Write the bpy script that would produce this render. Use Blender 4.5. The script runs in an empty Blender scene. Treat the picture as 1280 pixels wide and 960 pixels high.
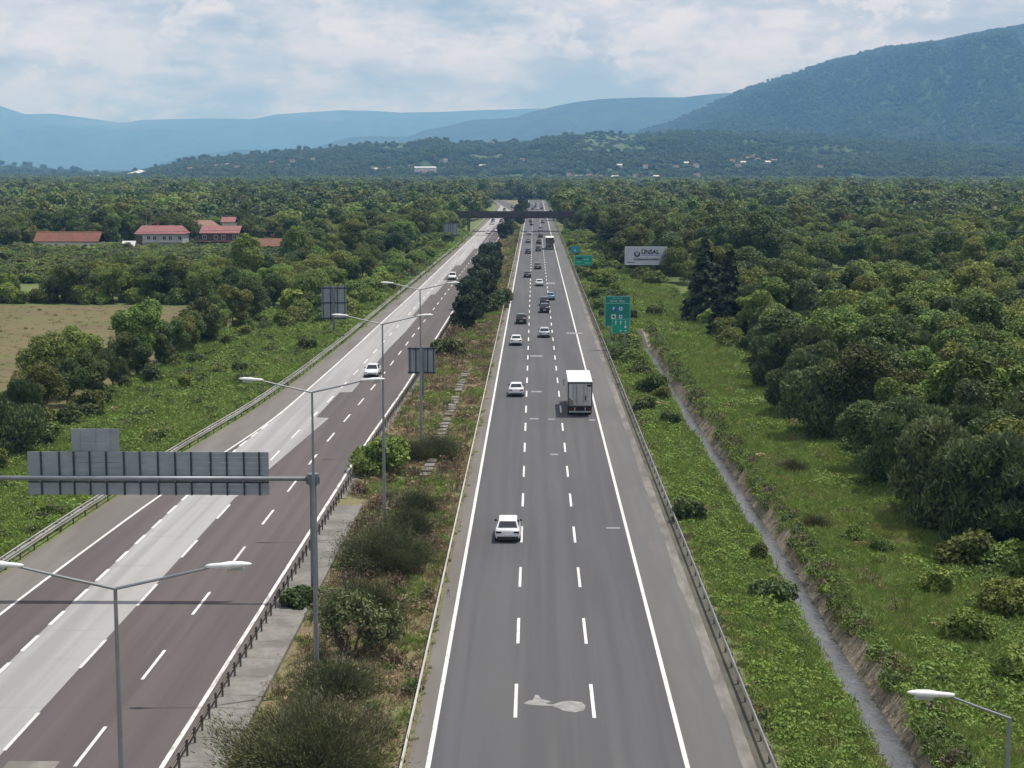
import bpy, bmesh, math, random
import numpy as np
from mathutils import Vector, Matrix, Euler, noise as mnoise
R = math.radians
scene = bpy.context.scene
# ------------------------------------------------------------------ camera
FPX, CX, CY = 1990.0, 640.0, 480.0
CAM_H = 25.87
PITCH = math.atan((480 - 211) / FPX)
YAW = math.atan(28.0 / FPX * math.cos(PITCH))
cam_d = bpy.data.cameras.new('camera')
cam_d.sensor_width = 36.0
cam_d.lens = FPX / 1280 * 36.0
cam_d.clip_start = 0.5
cam_d.clip_end = 80000
cam = bpy.data.objects.new('camera', cam_d)
scene.collection.objects.link(cam)
cam.location = (0, 0, CAM_H)
cam.rotation_euler = (math.pi / 2 - PITCH, 0, YAW)
scene.camera = cam
# ------------------------------------------------------------------ world, sun, exposure
SUN_VEC = Vector((0.33, 0.19, 1.0)).normalized()       # towards the sun: high, to the right
SUN_EL = math.asin(SUN_VEC.z)
SUN_AZ = math.atan2(SUN_VEC.x, SUN_VEC.y)               # clockwise from +Y
world = bpy.data.worlds.new('World')
scene.world = world
world.use_nodes = True
def build_world():
    nt = world.node_tree
    nt.nodes.clear()
    N = nt.nodes.new; L = nt.links.new
    out = N('ShaderNodeOutputWorld'); bg = N('ShaderNodeBackground')
    sky = N('ShaderNodeTexSky'); sky.sky_type = 'NISHITA'; sky.sun_disc = False
    sky.sun_elevation = SUN_EL; sky.sun_rotation = SUN_AZ
    sky.air_density = 1.0; sky.dust_density = 1.4; sky.ozone_density = 1.5
    tc = N('ShaderNodeTexCoord')
    mp = N('ShaderNodeMapping'); mp.inputs['Scale'].default_value = (1.0, 1.0, 3.2)
    mp.inputs['Location'].default_value = (3.3, 1.7, 0.37)
    L(tc.outputs['Generated'], mp.inputs['Vector'])
    n1 = N('ShaderNodeTexNoise'); n1.inputs['Scale'].default_value = 5.5; n1.inputs['Detail'].default_value = 11
    n1.inputs['Roughness'].default_value = 0.58; n1.inputs['Distortion'].default_value = 0.15
    L(mp.outputs[0], n1.inputs['Vector'])
    cr = N('ShaderNodeValToRGB')
    cr.color_ramp.elements[0].position = 0.41; cr.color_ramp.elements[0].color = (0, 0, 0, 1)
    cr.color_ramp.elements[1].position = 0.53; cr.color_ramp.elements[1].color = (1, 1, 1, 1)
    L(n1.outputs['Fac'], cr.inputs['Fac'])
    mp2 = N('ShaderNodeMapping'); mp2.inputs['Scale'].default_value = (1.0, 1.0, 3.0)
    mp2.inputs['Location'].default_value = (7.1, 0.4, 0.9)
    L(tc.outputs['Generated'], mp2.inputs['Vector'])
    n2 = N('ShaderNodeTexNoise'); n2.inputs['Scale'].default_value = 12; n2.inputs['Detail'].default_value = 11
    n2.inputs['Roughness'].default_value = 0.64
    L(mp2.outputs[0], n2.inputs['Vector'])
    cr2 = N('ShaderNodeValToRGB')
    e = cr2.color_ramp.elements
    e[0].position = 0.38; e[0].color = (5.6, 6.2, 7.3, 1)
    e[1].position = 0.58; e[1].color = (9.6, 9.3, 10.0, 1)
    L(n2.outputs['Fac'], cr2.inputs['Fac'])
    # thin veil over the blue
    veil = N('ShaderNodeMix'); veil.data_type = 'RGBA'
    veil.inputs[0].default_value = 0.55
    veil.inputs[7].default_value = (4.7, 5.9, 7.5, 1)
    L(sky.outputs[0], veil.inputs[6])
    mx = N('ShaderNodeMix'); mx.data_type = 'RGBA'
    L(cr.outputs['Color'], mx.inputs[0]); L(veil.outputs[2], mx.inputs[6]); L(cr2.outputs['Color'], mx.inputs[7])
    mp3 = N('ShaderNodeMapping'); mp3.inputs['Scale'].default_value = (1.0, 1.0, 1.7); mp3.inputs['Location'].default_value = (2.2, 5.1, 0.2)
    L(tc.outputs['Generated'], mp3.inputs['Vector'])
    n3 = N('ShaderNodeTexNoise'); n3.inputs['Scale'].default_value = 26; n3.inputs['Detail'].default_value = 12; n3.inputs['Roughness'].default_value = 0.62
    L(mp3.outputs[0], n3.inputs['Vector'])
    cr3 = N('ShaderNodeValToRGB'); cr3.color_ramp.elements[0].position = 0.505; cr3.color_ramp.elements[1].position = 0.56
    cr3.color_ramp.elements[0].color = (0, 0, 0, 1); cr3.color_ramp.elements[1].color = (.62, .62, .62, 1)
    L(n3.outputs['Fac'], cr3.inputs['Fac'])
    ml3 = N('ShaderNodeMath'); ml3.operation = 'MULTIPLY'; L(cr3.outputs['Color'], ml3.inputs[0]); L(cr.outputs['Color'], ml3.inputs[1])
    mx3 = N('ShaderNodeMix'); mx3.data_type = 'RGBA'; L(ml3.outputs[0], mx3.inputs[0]); L(mx.outputs[2], mx3.inputs[6]); mx3.inputs[7].default_value = (11.0, 10.5, 10.9, 1)
    L(mx3.outputs[2], bg.inputs['Color'])
    bg.inputs['Strength'].default_value = 0.085
    L(bg.outputs[0], out.inputs['Surface'])
build_world()
sun_d = bpy.data.lights.new('sun', 'SUN')
sun_d.energy = 4.4
sun_d.angle = R(0.6)
sun_d.color = (1.0, 0.965, 0.90)
sun = bpy.data.objects.new('sun', sun_d)
scene.collection.objects.link(sun)
sun.rotation_euler = (-SUN_VEC).to_track_quat('-Z', 'Y').to_euler()
sun.location = (60, 20, 200)
scene.view_settings.view_transform = 'Standard'
scene.view_settings.look = 'None'
scene.view_settings.gamma = 1
scene.view_settings.use_curve_mapping = False
scene.view_settings.exposure = 0.08
scene.render.engine = 'CYCLES'
scene.cycles.use_denoising = True
scene.cycles.max_bounces = 6
scene.cycles.diffuse_bounces = 3
scene.cycles.transmission_bounces = 3
scene.cycles.volume_bounces = 1
HAZE_DENSITY = 1.0e-4
HAZE_COLOR = (0.20, 0.45, 0.86, 1)

# ------------------------------------------------------------------ pixel of a surveyed point -> place on the ground
CM = cam.rotation_euler.to_matrix()
def at(px, py, h=0.0):
    d = CM @ Vector(((px - CX) / FPX, -(py - CY) / FPX, -1.0))
    t = (h - CAM_H) / d.z
    return Vector((d.x * t, d.y * t, h))
def zD(z):
    return (z - 3.5) / 0.991
# ------------------------------------------------------------------ helpers
COL = scene.collection
def tag(o, label=None, cat=None, group=None, kind=None):
    if label: o['label'] = label
    if cat: o['category'] = cat
    if group: o['group'] = group
    if kind: o['kind'] = kind
    return o
def empty(name, loc=(0, 0, 0), rz=0.0, label=None, cat=None, group=None):
    o = bpy.data.objects.new(name, None)
    o.empty_display_size = 0.5
    COL.objects.link(o)
    o.location = loc; o.rotation_euler = (0, 0, rz)
    return tag(o, label, cat, group)
def link(name, me, parent=None, loc=None, rot=None, scale=None):
    o = bpy.data.objects.new(name, me)
    COL.objects.link(o)
    if parent: o.parent = parent
    if loc is not None: o.location = loc
    if rot is not None: o.rotation_euler = rot
    if scale is not None: o.scale = scale
    return o
def mesh_np(name, verts, faces, mats, midx=None, smooth=False):
    me = bpy.data.meshes.new(name)
    verts = np.asarray(verts, dtype=np.float32).reshape(-1, 3)
    faces = np.asarray(faces, dtype=np.int32)
    n = faces.shape[1]
    me.vertices.add(len(verts)); me.vertices.foreach_set('co', verts.ravel())
    me.loops.add(faces.size); me.loops.foreach_set('vertex_index', faces.ravel())
    me.polygons.add(len(faces))
    me.polygons.foreach_set('loop_start', np.arange(0, faces.size, n, dtype=np.int32))
    me.polygons.foreach_set('loop_total', np.full(len(faces), n, dtype=np.int32))
    for m in (mats if isinstance(mats, (list, tuple)) else [mats]): me.materials.append(m)
    if midx is not None: me.polygons.foreach_set('material_index', np.asarray(midx, dtype=np.int32))
    me.polygons.foreach_set('use_smooth', np.full(len(faces), smooth))
    me.update(calc_edges=True)
    me.validate()
    return me
class MB:
    """collects simple shapes and builds them as one mesh"""
    def __init__(s): s.v = []; s.f = []; s.m = []
    def add(s, vs, fs, mi=0):
        b = len(s.v); s.v += [tuple(v) for v in vs]
        for f in fs: s.f.append(tuple(b + i for i in f)); s.m.append(mi)
    def box(s, x0, x1, y0, y1, z0, z1, mi=0, M=None):
        vs = [Vector((x, y, z)) for z in (z0, z1) for (x, y) in ((x0, y0), (x1, y0), (x1, y1), (x0, y1))]
        if M is not None: vs = [M @ v for v in vs]
        s.add(vs, [(0, 3, 2, 1), (4, 5, 6, 7), (0, 1, 5, 4), (1, 2, 6, 5), (2, 3, 7, 6), (3, 0, 4, 7)], mi)
    def tube(s, pts, rads, n=8, mi=0, cap=True):
        pts = [Vector(p) for p in pts]
        if not isinstance(rads, (list, tuple)): rads = [rads] * len(pts)
        rings = []
        for i, p in enumerate(pts):
            d = (pts[min(i + 1, len(pts) - 1)] - pts[max(i - 1, 0)]).normalized()
            u = d.orthogonal() if abs(d.z) < 0.95 else Vector((1, 0, 0))
            if abs(d.z) < 0.95: u = d.cross(Vector((0, 0, 1)))
            u.normalize(); w = d.cross(u).normalized()
            rings.append([p + (u * math.cos(2 * math.pi * k / n) + w * math.sin(2 * math.pi * k / n)) * rads[i] for k in range(n)])
        vs = [v for r in rings for v in r]
        fs = []
        for i in range(len(pts) - 1):
            for k in range(n):
                a = i * n + k; b = i * n + (k + 1) % n
                fs.append((a, b, b + n, a + n))
        if cap:
            fs.append(tuple(range(n - 1, -1, -1)))
            fs.append(tuple((len(pts) - 1) * n + k for k in range(n)))
        s.add(vs, fs, mi)
    def mesh(s, name, mats, smooth=False):
        me = bpy.data.meshes.new(name)
        me.from_pydata(s.v, [], s.f)
        for m in (mats if isinstance(mats, (list, tuple)) else [mats]): me.materials.append(m)
        if any(s.m): me.polygons.foreach_set('material_index', s.m)
        if smooth: me.polygons.foreach_set('use_smooth', [True] * len(me.polygons))
        me.update()
        return me
    def build(s, name, mats, parent=None, smooth=False, loc=None):
        return link(name, s.mesh(name, mats, smooth), parent, loc)
def recalc(me):
    bm = bmesh.new(); bm.from_mesh(me)
    bmesh.ops.recalc_face_normals(bm, faces=bm.faces); bm.to_mesh(me); bm.free()
def interp(x, pts):
    if x <= pts[0][0]: return pts[0][1]
    for (a, b), (c, d) in zip(pts, pts[1:]):
        if x <= c: return b + (d - b) * (x - a) / (c - a)
    return pts[-1][1]
def smoothstep(a, b, x):
    t = np.clip((x - a) / (b - a), 0, 1); return t * t * (3 - 2 * t)
# ------------------------------------------------------------------ materials
def mat(name, cols, scale=1.0, rough=0.85, bump=0.0, bscale=None, stretch=(1, 1, 1), coord='world', big=None,
        metal=0.0, detail=6, ramp=(0.35, 0.65), spec=0.3, contrast_noise=None, rnd=0.0, trans=0.0, bdist=0.1):
    """procedural material: ramp of colours over noise; big=(scale, colour, amount) lays large patches over it"""
    m = bpy.data.materials.new(name); m.use_nodes = True
    nt = m.node_tree; N = nt.nodes.new; L = nt.links.new
    b = nt.nodes['Principled BSDF']
    b.inputs['Roughness'].default_value = rough
    b.inputs['Metallic'].default_value = metal
    b.inputs['Specular IOR Level'].default_value = spec
    if coord == 'world':
        g = N('ShaderNodeNewGeometry'); src = g.outputs['Position']
    else:
        g = N('ShaderNodeTexCoord'); src = g.outputs['Object']
    mp = N('ShaderNodeMapping'); mp.inputs['Scale'].default_value = stretch
    L(src, mp.inputs['Vector'])
    n = N('ShaderNodeTexNoise'); n.inputs['Scale'].default_value = scale; n.inputs['Detail'].default_value = detail
    n.inputs['Roughness'].default_value = 0.6
    L(mp.outputs[0], n.inputs['Vector'])
    cr = N('ShaderNodeValToRGB')
    k = len(cols)
    els = cr.color_ramp.elements
    for i, c in enumerate(cols):
        p = ramp[0] + (ramp[1] - ramp[0]) * (i / max(1, k - 1))
        if i < 2: e = els[i]; e.position = p
        else: e = els.new(p)
        e.color = (*c, 1)
    if k == 1: els[1].color = (*cols[0], 1)
    L(n.outputs['Fac'], cr.inputs['Fac'])
    c_out = cr.outputs['Color']
    for bg in (big if isinstance(big, list) else ([big] if big else [])):
        bs, bc, ba = bg[:3]
        st = bg[3] if len(bg) > 3 else (1, 1, 1)
        rr = bg[4] if len(bg) > 4 else (0.45, 0.6)
        mp2 = N('ShaderNodeMapping'); mp2.inputs['Scale'].default_value = st
        mp2.inputs['Location'].default_value = (bs * 37 % 11, bs * 91 % 7, 0)
        L(src, mp2.inputs['Vector'])
        n2 = N('ShaderNodeTexNoise'); n2.inputs['Scale'].default_value = bs; n2.inputs['Detail'].default_value = 5
        L(mp2.outputs[0], n2.inputs['Vector'])
        mr = N('ShaderNodeMapRange'); mr.inputs[1].default_value = rr[0]; mr.inputs[2].default_value = rr[1]
        mr.inputs[3].default_value = 0; mr.inputs[4].default_value = ba
        L(n2.outputs['Fac'], mr.inputs[0])
        mx = N('ShaderNodeMix'); mx.data_type = 'RGBA'
        L(mr.outputs[0], mx.inputs[0]); L(c_out, mx.inputs[6]); mx.inputs[7].default_value = (*bc, 1)
        c_out = mx.outputs[2]
    if rnd:
        oi = N('ShaderNodeObjectInfo')
        hs = N('ShaderNodeHueSaturation')
        mh = N('ShaderNodeMapRange'); mh.inputs[3].default_value = 0.5 - 0.05 * rnd; mh.inputs[4].default_value = 0.5 + 0.014 * rnd
        L(oi.outputs['Random'], mh.inputs[0]); L(mh.outputs[0], hs.inputs['Hue'])
        ml = N('ShaderNodeMath'); ml.operation = 'MULTIPLY'; ml.inputs[1].default_value = 7.31
        L(oi.outputs['Random'], ml.inputs[0])
        fr = N('ShaderNodeMath'); fr.operation = 'FRACT'; L(ml.outputs[0], fr.inputs[0])
        mv = N('ShaderNodeMapRange'); mv.inputs[3].default_value = 1 - 0.36 * rnd; mv.inputs[4].default_value = 1 + 0.5 * rnd
        L(fr.outputs[0], mv.inputs[0]); L(mv.outputs[0], hs.inputs['Value'])
        L(c_out, hs.inputs['Color']); c_out = hs.outputs['Color']
    L(c_out, b.inputs['Base Color'])
    if bump:
        n3 = N('ShaderNodeTexNoise'); n3.inputs['Scale'].default_value = bscale or scale * 4; n3.inputs['Detail'].default_value = 4
        L(mp.outputs[0], n3.inputs['Vector'])
        bp = N('ShaderNodeBump'); bp.inputs['Strength'].default_value = bump; bp.inputs['Distance'].default_value = bdist
        L(n3.outputs['Fac'], bp.inputs['Height']); L(bp.outputs[0], b.inputs['Normal'])
    if trans:
        tr = N('ShaderNodeBsdfTranslucent'); L(c_out, tr.inputs['Color'])
        ms = N('ShaderNodeMixShader'); ms.inputs[0].default_value = trans
        out = nt.nodes['Material Output']
        L(b.outputs[0], ms.inputs[1]); L(tr.outputs[0], ms.inputs[2]); L(ms.outputs[0], out.inputs['Surface'])
    return m
def leafmat(name, dark, light, rnd=1.0, trans=0.22, sc=1.2):
    return mat(name, [dark, light], scale=sc, rough=0.62, coord='object', rnd=rnd, trans=trans, spec=0.25, detail=3, ramp=(0.38, 0.62))
M = {}
M['asphalt'] = mat('asphalt_dark', [(0.074, 0.074, 0.079), (0.090, 0.089, 0.095)], scale=.5, rough=.9, bump=.15, bscale=30, bdist=.01,
                   stretch=(1.3, .05, 1), big=[(.05, (0.102, 0.100, 0.101), .6, (1, .35, 1)), (1.1, (0.067, 0.066, 0.070), .55, (1, .015, 1)), (9.0, (0.113, 0.112, 0.114), .22, (1, 1, 1), (.55, .75))])
M['asphalt_brown'] = mat('asphalt_brown', [(0.082, 0.069, 0.067), (0.100, 0.085, 0.082)], scale=.5, rough=.9, bump=.15, bscale=30, bdist=.01,
                   stretch=(1.3, .05, 1), big=[(.06, (0.111, 0.096, 0.091), .6, (1, .3, 1)), (1.2, (0.071, 0.060, 0.059), .5, (1, .015, 1)), (9.0, (0.136, 0.124, 0.116), .2, (1, 1, 1), (.55, .75))])
M['shoulder'] = mat('shoulder_asphalt', [(0.101, 0.101, 0.100), (0.119, 0.118, 0.115)], scale=.6, rough=.92, bump=.15, bscale=30, bdist=.01,
                   stretch=(1, .08, 1), big=[(.10, (0.132, 0.130, 0.124), .6, (1.5, .15, 1)), (1.4, (0.092, 0.092, 0.091), .4, (1, .02, 1)), (.35, (0.148, 0.123, 0.115), .5, (1.5, .3, 1), (.58, .7))])
M['shoulder_brown'] = mat('shoulder_brown', [(0.136, 0.124, 0.116), (0.168, 0.156, 0.144)], scale=.8, rough=.95, bump=.2, bscale=25, bdist=.02,
                   stretch=(1, .1, 1), big=[(.25, (0.116, 0.104, 0.096), .6, (1, .2, 1))])
M['dust'] = mat('dusty_edge', [(0.135, 0.125, 0.113), (0.221, 0.208, 0.190)], scale=1.5, rough=.97, bump=.3, bscale=12, bdist=.03,
                   stretch=(1, .25, 1), big=[(.5, (0.104, 0.098, 0.088), .7, (1, .3, 1))])
M['concrete_lane'] = mat('concrete_lane', [(0.264, 0.256, 0.252), (0.312, 0.304, 0.300)], scale=.5, rough=.92, bump=.1, bscale=20, bdist=.01,
                   stretch=(1.2, .06, 1), big=[(.05, (0.344, 0.340, 0.336), .5, (1, .4, 1)), (1.1, (0.216, 0.212, 0.210), .6, (1, .012, 1)), (.9, (0.200, 0.196, 0.192), .3, (.15, 1.2, 1), (.6, .68))])
M['concrete'] = mat('old_concrete', [(0.170, 0.160, 0.146), (0.225, 0.212, 0.196)], scale=1.5, rough=.95, bump=.3, bscale=14, bdist=.03,
                   big=[(.4, (0.132, 0.123, 0.111), .8), (3.0, (0.106, 0.098, 0.085), .5, (1, 1, 1), (.58, .7))])
M['paint'] = mat('road_paint', [(.62, .605, .575), (.72, .71, .685)], scale=2, rough=.7, big=[(5, (.28, .275, .27), .85, (1, .4, 1), (.56, .68)), (.7, (.48, .47, .45), .6, (1, .2, 1))])
M['paint_worn'] = mat('worn_road_paint', [(.60, .585, .55), (.72, .70, .67)], scale=2, rough=.75, big=[(1.2, (.30, .29, .275), .9, (3, .5, 1), (.50, .62)), (9, (.35, .34, .33), .7, (1, .5, 1), (.56, .66))])
M['drain'] = mat('shaded_drain', [(.055, .052, .042), (.10, .095, .075)], scale=2, rough=.97, bump=.5, bscale=8, bdist=.05, stretch=(1, .2, 1), big=(.6, (.13, .12, .09), .5, (1, .3, 1)))  # dark tone paints the ditch's deep shadow into the colour
M['patch'] = mat('bare_patch', [(0.224, 0.224, 0.216), (0.299, 0.299, 0.288)], scale=3, rough=.95, bump=.3, bscale=20, bdist=.01, big=(2.0, (0.165, 0.165, 0.165), .6))
M['galv'] = mat('galvanised_steel', [(.30, .315, .32), (.40, .41, .41)], scale=2.0, rough=.5, metal=.5, coord='world', stretch=(1, .3, 1), spec=.5)
M['rail'] = mat('weathered_guardrail', [(.26, .265, .24), (.40, .40, .37)], scale=1.4, rough=.65, metal=.25, stretch=(1, .2, 1), big=(.5, (.20, .17, .12), .35, (1, .3, 1)))
M['rail_light'] = mat('bright_guardrail', [(.46, .46, .43), (.58, .575, .54)], scale=1.4, rough=.6, metal=.2, stretch=(1, .2, 1), big=(.5, (.30, .27, .22), .4, (1, .3, 1)))
M['rail_rust'] = mat('rusty_guardrail', [(.15, .125, .11), (.23, .20, .18)], scale=1.6, rough=.75, metal=.2, stretch=(1, .3, 1))
M['post'] = mat('rail_post', [(.10, .085, .075), (.15, .13, .115)], scale=3, rough=.8)
M['pole'] = mat('pole_grey', [(.20, .215, .23), (.27, .285, .30)], scale=1.2, rough=.5, metal=.4, spec=.5)
M['pole_dark'] = mat('gantry_steel', [(.13, .155, .18), (.18, .205, .235)], scale=1.5, rough=.5, metal=.35, spec=.5)
M['beam_top'] = mat('gantry_beam_steel', [(.27, .29, .31), (.36, .38, .40)], scale=1.5, rough=.45, metal=.4, spec=.5)
M['panel_back'] = mat('aluminium_panel_back', [(.28, .31, .34), (.34, .37, .40)], scale=.6, rough=.55, metal=.3, stretch=(1, 1, 3), big=(.5, (.24, .265, .29), .5))
M['mullion'] = mat('panel_mullion', [(.035, .045, .058), (.055, .068, .082)], scale=3, rough=.6, metal=.3)
M['lamp_head'] = mat('lamp_housing', [(.62, .62, .63), (.72, .72, .72)], scale=3, rough=.4, spec=.5, coord='object')
M['lamp_glass'] = mat('lamp_glass', [(.55, .57, .58), (.66, .68, .68)], scale=3, rough=.15, spec=.7, coord='object')
M['grass'] = mat('grassland', [(0.063, 0.093, 0.023), (0.104, 0.141, 0.040), (0.149, 0.160, 0.058)], scale=.55, rough=.95, bump=.8, bscale=3.0, bdist=.3,
                 big=[(.05, (0.074, 0.115, 0.029), .7), (.16, (0.156, 0.149, 0.068), .55, (1, .6, 1), (.52, .66)), (2.6, (0.048, 0.067, 0.020), .5, (1, 1, 1), (.52, .64))])
M['verge'] = mat('verge_soil_grass', [(.075, .10, .03), (.12, .165, .045), (.17, .18, .07)], scale=.9, rough=.95, bump=.8, bscale=4.0, bdist=.2,
                 big=[(.2, (.15, .12, .08), .6, (1, .6, 1), (.55, .68))])
M['median'] = mat('median_dry_grass', [(.15, .115, .072), (.19, .16, .085), (.15, .16, .065)], scale=.7, rough=.97, bump=.8, bscale=4.0, bdist=.2,
                  big=[(.12, (.15, .175, .065), .5), (.9, (.19, .14, .105), .6, (1, .7, 1), (.5, .66)), (4.0, (.10, .09, .05), .4, (1, 1, 1), (.55, .68))])
M['field'] = mat('ploughed_field', [(0.116, 0.091, 0.048), (0.136, 0.111, 0.053), (0.116, 0.114, 0.043)], scale=.10, rough=.97, bump=.5, bscale=2.0, bdist=.2, stretch=(.5, 1, 1),
                 big=[(.05, (0.087, 0.103, 0.033), .7, (.6, 1.4, 1), (.5, .62)), (.5, (0.081, 0.065, 0.037), .5, (.6, 1, 1), (.55, .66)), (2.0, (0.069, 0.065, 0.030), .5, (1, 1, 1), (.6, .7))])
M['meadow'] = mat('meadow', [(0.080, 0.116, 0.032), (0.120, 0.152, 0.048)], scale=.2, rough=.95, bump=.4, bscale=2, bdist=.2)
M['reed'] = mat('reed_field', [(.16, .16, .06), (.24, .21, .095)], scale=.15, rough=.95, bump=.5, bscale=1.5, bdist=.4)
M['bank'] = mat('eroded_bank', [(0.192, 0.156, 0.111), (0.304, 0.257, 0.192)], scale=1.6, rough=.97, bump=.8, bscale=5, bdist=.15, stretch=(1, 2.0, 1), big=[(1.6, (0.080, 0.066, 0.044), .8, (1, 1, 1), (.52, .64))])
M['canal_bed'] = mat('canal_bed', [(.05, .05, .045), (.09, .085, .07)], scale=2, rough=.9)
M['bark'] = mat('bark', [(.07, .055, .042), (.12, .10, .08)], scale=4, rough=.95, bump=.5, coord='object', stretch=(1, 1, .3))
M['leaf_mid'] = leafmat('leaf_mid_green', (0.067, 0.110, 0.024), (0.156, 0.215, 0.046))
M['leaf_dark'] = leafmat('leaf_dark_green', (0.045, 0.078, 0.025), (0.106, 0.149, 0.042), rnd=.8)
M['leaf_bright'] = leafmat('leaf_bright_green', (0.085, 0.140, 0.025), (0.175, 0.245, 0.048), rnd=.8)
M['leaf_olive'] = leafmat('leaf_olive', (0.058, 0.088, 0.036), (0.124, 0.165, 0.062), rnd=.6)
M['leaf_far'] = leafmat('leaf_far_green', (.050, .092, .030), (.095, .150, .048), rnd=.45)
M['leaf_far_dark'] = leafmat('leaf_far_dark', (.042, .076, .030), (.080, .124, .044), rnd=.45)
M['needle'] = leafmat('needle_dark', (0.021, 0.039, 0.021), (0.054, 0.081, 0.034), rnd=.5, trans=.08)
M['broom'] = leafmat('broom_stems', (0.054, 0.065, 0.030), (0.125, 0.133, 0.061), rnd=.5, trans=.1, sc=2.5)
M['straw'] = leafmat('dry_straw', (.20, .145, .085), (.32, .245, .145), rnd=.8, trans=.15)
M['stalk'] = leafmat('dead_stalks', (.050, .034, .024), (.11, .078, .052), rnd=.6, trans=.05)
M['blade'] = leafmat('grass_blades', (.155, .240, .048), (.255, .355, .088), rnd=.5, trans=.25)
M['blade_dry'] = leafmat('grass_blades_dry', (.20, .215, .075), (.32, .325, .135), rnd=.7, trans=.2)
M['vine'] = leafmat('bramble_leaves', (.125, .205, .036), (.205, .305, .060), rnd=.45, trans=.25)
def simple(name, col, rough=.5, metal=0, spec=.5, coat=0.0, emit=None):
    m = mat(name, [tuple(c * .93 for c in col), tuple(min(1, c * 1.05) for c in col)], scale=1.5, rough=rough, metal=metal, spec=spec, coord='object')
    if coat: m.node_tree.nodes['Principled BSDF'].inputs['Coat Weight'].default_value = coat
    return m
# ------------------------------------------------------------------ road alignment (metres from the camera's foot, measured across the road)
XR_TAB = [(zD(z), x) for z, x in [(0, -16.2), (60, -16.25), (150, -16.05), (190, -15.4), (300, -14.9), (460, -14.2), (615, -13.4), (800, -12.0), (950, -11.2), (1130, -12.5), (1270, -21), (1400, -36)]]
XL_TAB = [(zD(z), x) for z, x in [(0, -31.9), (60, -31.7), (95, -31.3), (128, -29.9), (151, -28.1), (165, -27.1), (190, -26.7), (222, -26.25), (270, -25.9), (336, -25.2), (462, -24.4), (615, -23.5), (800, -22.6), (950, -22.2), (1130, -23.5), (1270, -31), (1400, -46)]]
RAILL_TAB = [(zD(z), x) for z, x in [(0, -36.2), (60, -35.4), (107, -34.4), (128, -33.3), (151, -32.3), (164, -30.9), (195, -29.5), (240, -28.6), (311, -28.0), (483, -26.3), (700, -25.4), (950, -24.8), (1130, -26), (1270, -34), (1400, -49)]]
def sm(tab):
    ys = np.arange(0, 1500, 2.0)
    v = np.interp(ys, [a for a, b in tab], [b for a, b in tab])
    k = np.ones(13) / 13
    vp = np.concatenate([np.full(6, v[0]), v, np.full(6, v[-1])])
    vs = np.convolve(vp, k, mode='valid')
    return lambda y: np.interp(y, ys, vs)
xR, xL, xRailL = sm(XR_TAB), sm(XL_TAB), sm(RAILL_TAB)
ROAD_END = 1330.0
CANAL_END = 262.0
def canal_x(y):
    y = np.asarray(y, dtype=float)
    return 16.95 + .14 * np.sin(y * .055 + .8) + .06 * np.sin(y * .17 + 2)
_rng = np.random.default_rng(5)
_ph = _rng.uniform(0, 6.28, (8, 2)); _fr = _rng.normal(0, 1, (8, 2)) * .05
def undul(x, y):
    s = 0
    for k in range(8): s = s + np.sin(x * _fr[k, 0] + y * _fr[k, 1] + _ph[k, 0])
    return s / 8
def ground_h(x, y):
    x = np.asarray(x, dtype=float); y = np.asarray(y, dtype=float)
    xl = xRailL(y) - .6; xr = xR(y)
    h = np.full(np.broadcast(x, y).shape, -.05)
    # median
    med = smoothstep(-5.7, -6.6, x) * (1 - smoothstep(xr + 3.6, xr + 1.0, x))
    h = h - .10 * med * (1 + undul(x * 5, y * 5)) 
    # right verge, canal, meadow
    h = np.where(x > 10.6, h - .35 * smoothstep(10.6, 15, x) - .3 * smoothstep(18.5, 24, x) + .25 * undul(x * 2, y * 2) * smoothstep(19, 26, x), h)
    cx = canal_x(y); fade = 1 - smoothstep(CANAL_END - 25, CANAL_END, y)
    dig = smoothstep(cx - 1.7, cx - .55, x) * (1 - smoothstep(cx + .50, cx + 2.1, x))
    h = h - 1.55 * dig * fade
    # left verge falls away from the road
    d = xl - x
    h = np.where(d > 0, h - .9 * smoothstep(0, 9, d) + .25 * undul(x * 2, y * 2) * smoothstep(4, 12, d), h)
    h = np.where(y > 1345, -.9, h)
    return h
def gh(x, y): return float(ground_h(x, y))
def place(px, py):
    """ground point seen at a pixel, following the ground's height"""
    p = at(px, py, 0)
    for _ in range(4):
        p = at(px, py, gh(p.x, p.y))
    return p
# ------------------------------------------------------------------ ground sheet
xs = np.unique(np.round(np.concatenate([np.arange(-36, -5, .9), np.arange(-5, 10.4, 1.5), np.arange(10.4, 14.8, .5), np.arange(14.8, 19.6, .22), np.arange(19.6, 48, 1.2),
      48 * 1.045 ** np.arange(0, 132), -36 * 1.045 ** np.arange(0, 138)]), 3))
xs = xs[np.abs(xs) < 15500]
ys = np.unique(np.round(np.concatenate([[-2500, -800, -200, -40], np.arange(0, 270, 1.1), 270 * 1.018 ** np.arange(0, 265)]), 3))
ys = ys[ys < 24000]
X, Y = np.meshgrid(xs, ys)
Z = ground_h(X, Y)
nx, ny = len(xs), len(ys)
idx = np.arange(nx * ny).reshape(ny, nx)
fc = np.stack([idx[:-1, :-1], idx[:-1, 1:], idx[1:, 1:], idx[1:, :-1]], -1).reshape(-1, 4)
cxm = (X[:-1, :-1] + X[1:, 1:]).ravel() / 2; cym = (Y[:-1, :-1] + Y[1:, 1:]).ravel() / 2
mi = np.zeros(len(fc), int)
mi[(cxm < -5) & (cxm > xR(cym) - 1) & (cym < 1340)] = 2
mi[((cxm > 8) & (cxm < 16.5)) | ((cxm < xR(cym) - 1) & (cxm > xRailL(cym) - 5))] = 1
cc = canal_x(cym)
canal_zone = (np.abs(cxm - cc) < 2.6) & (cym < CANAL_END)
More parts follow.
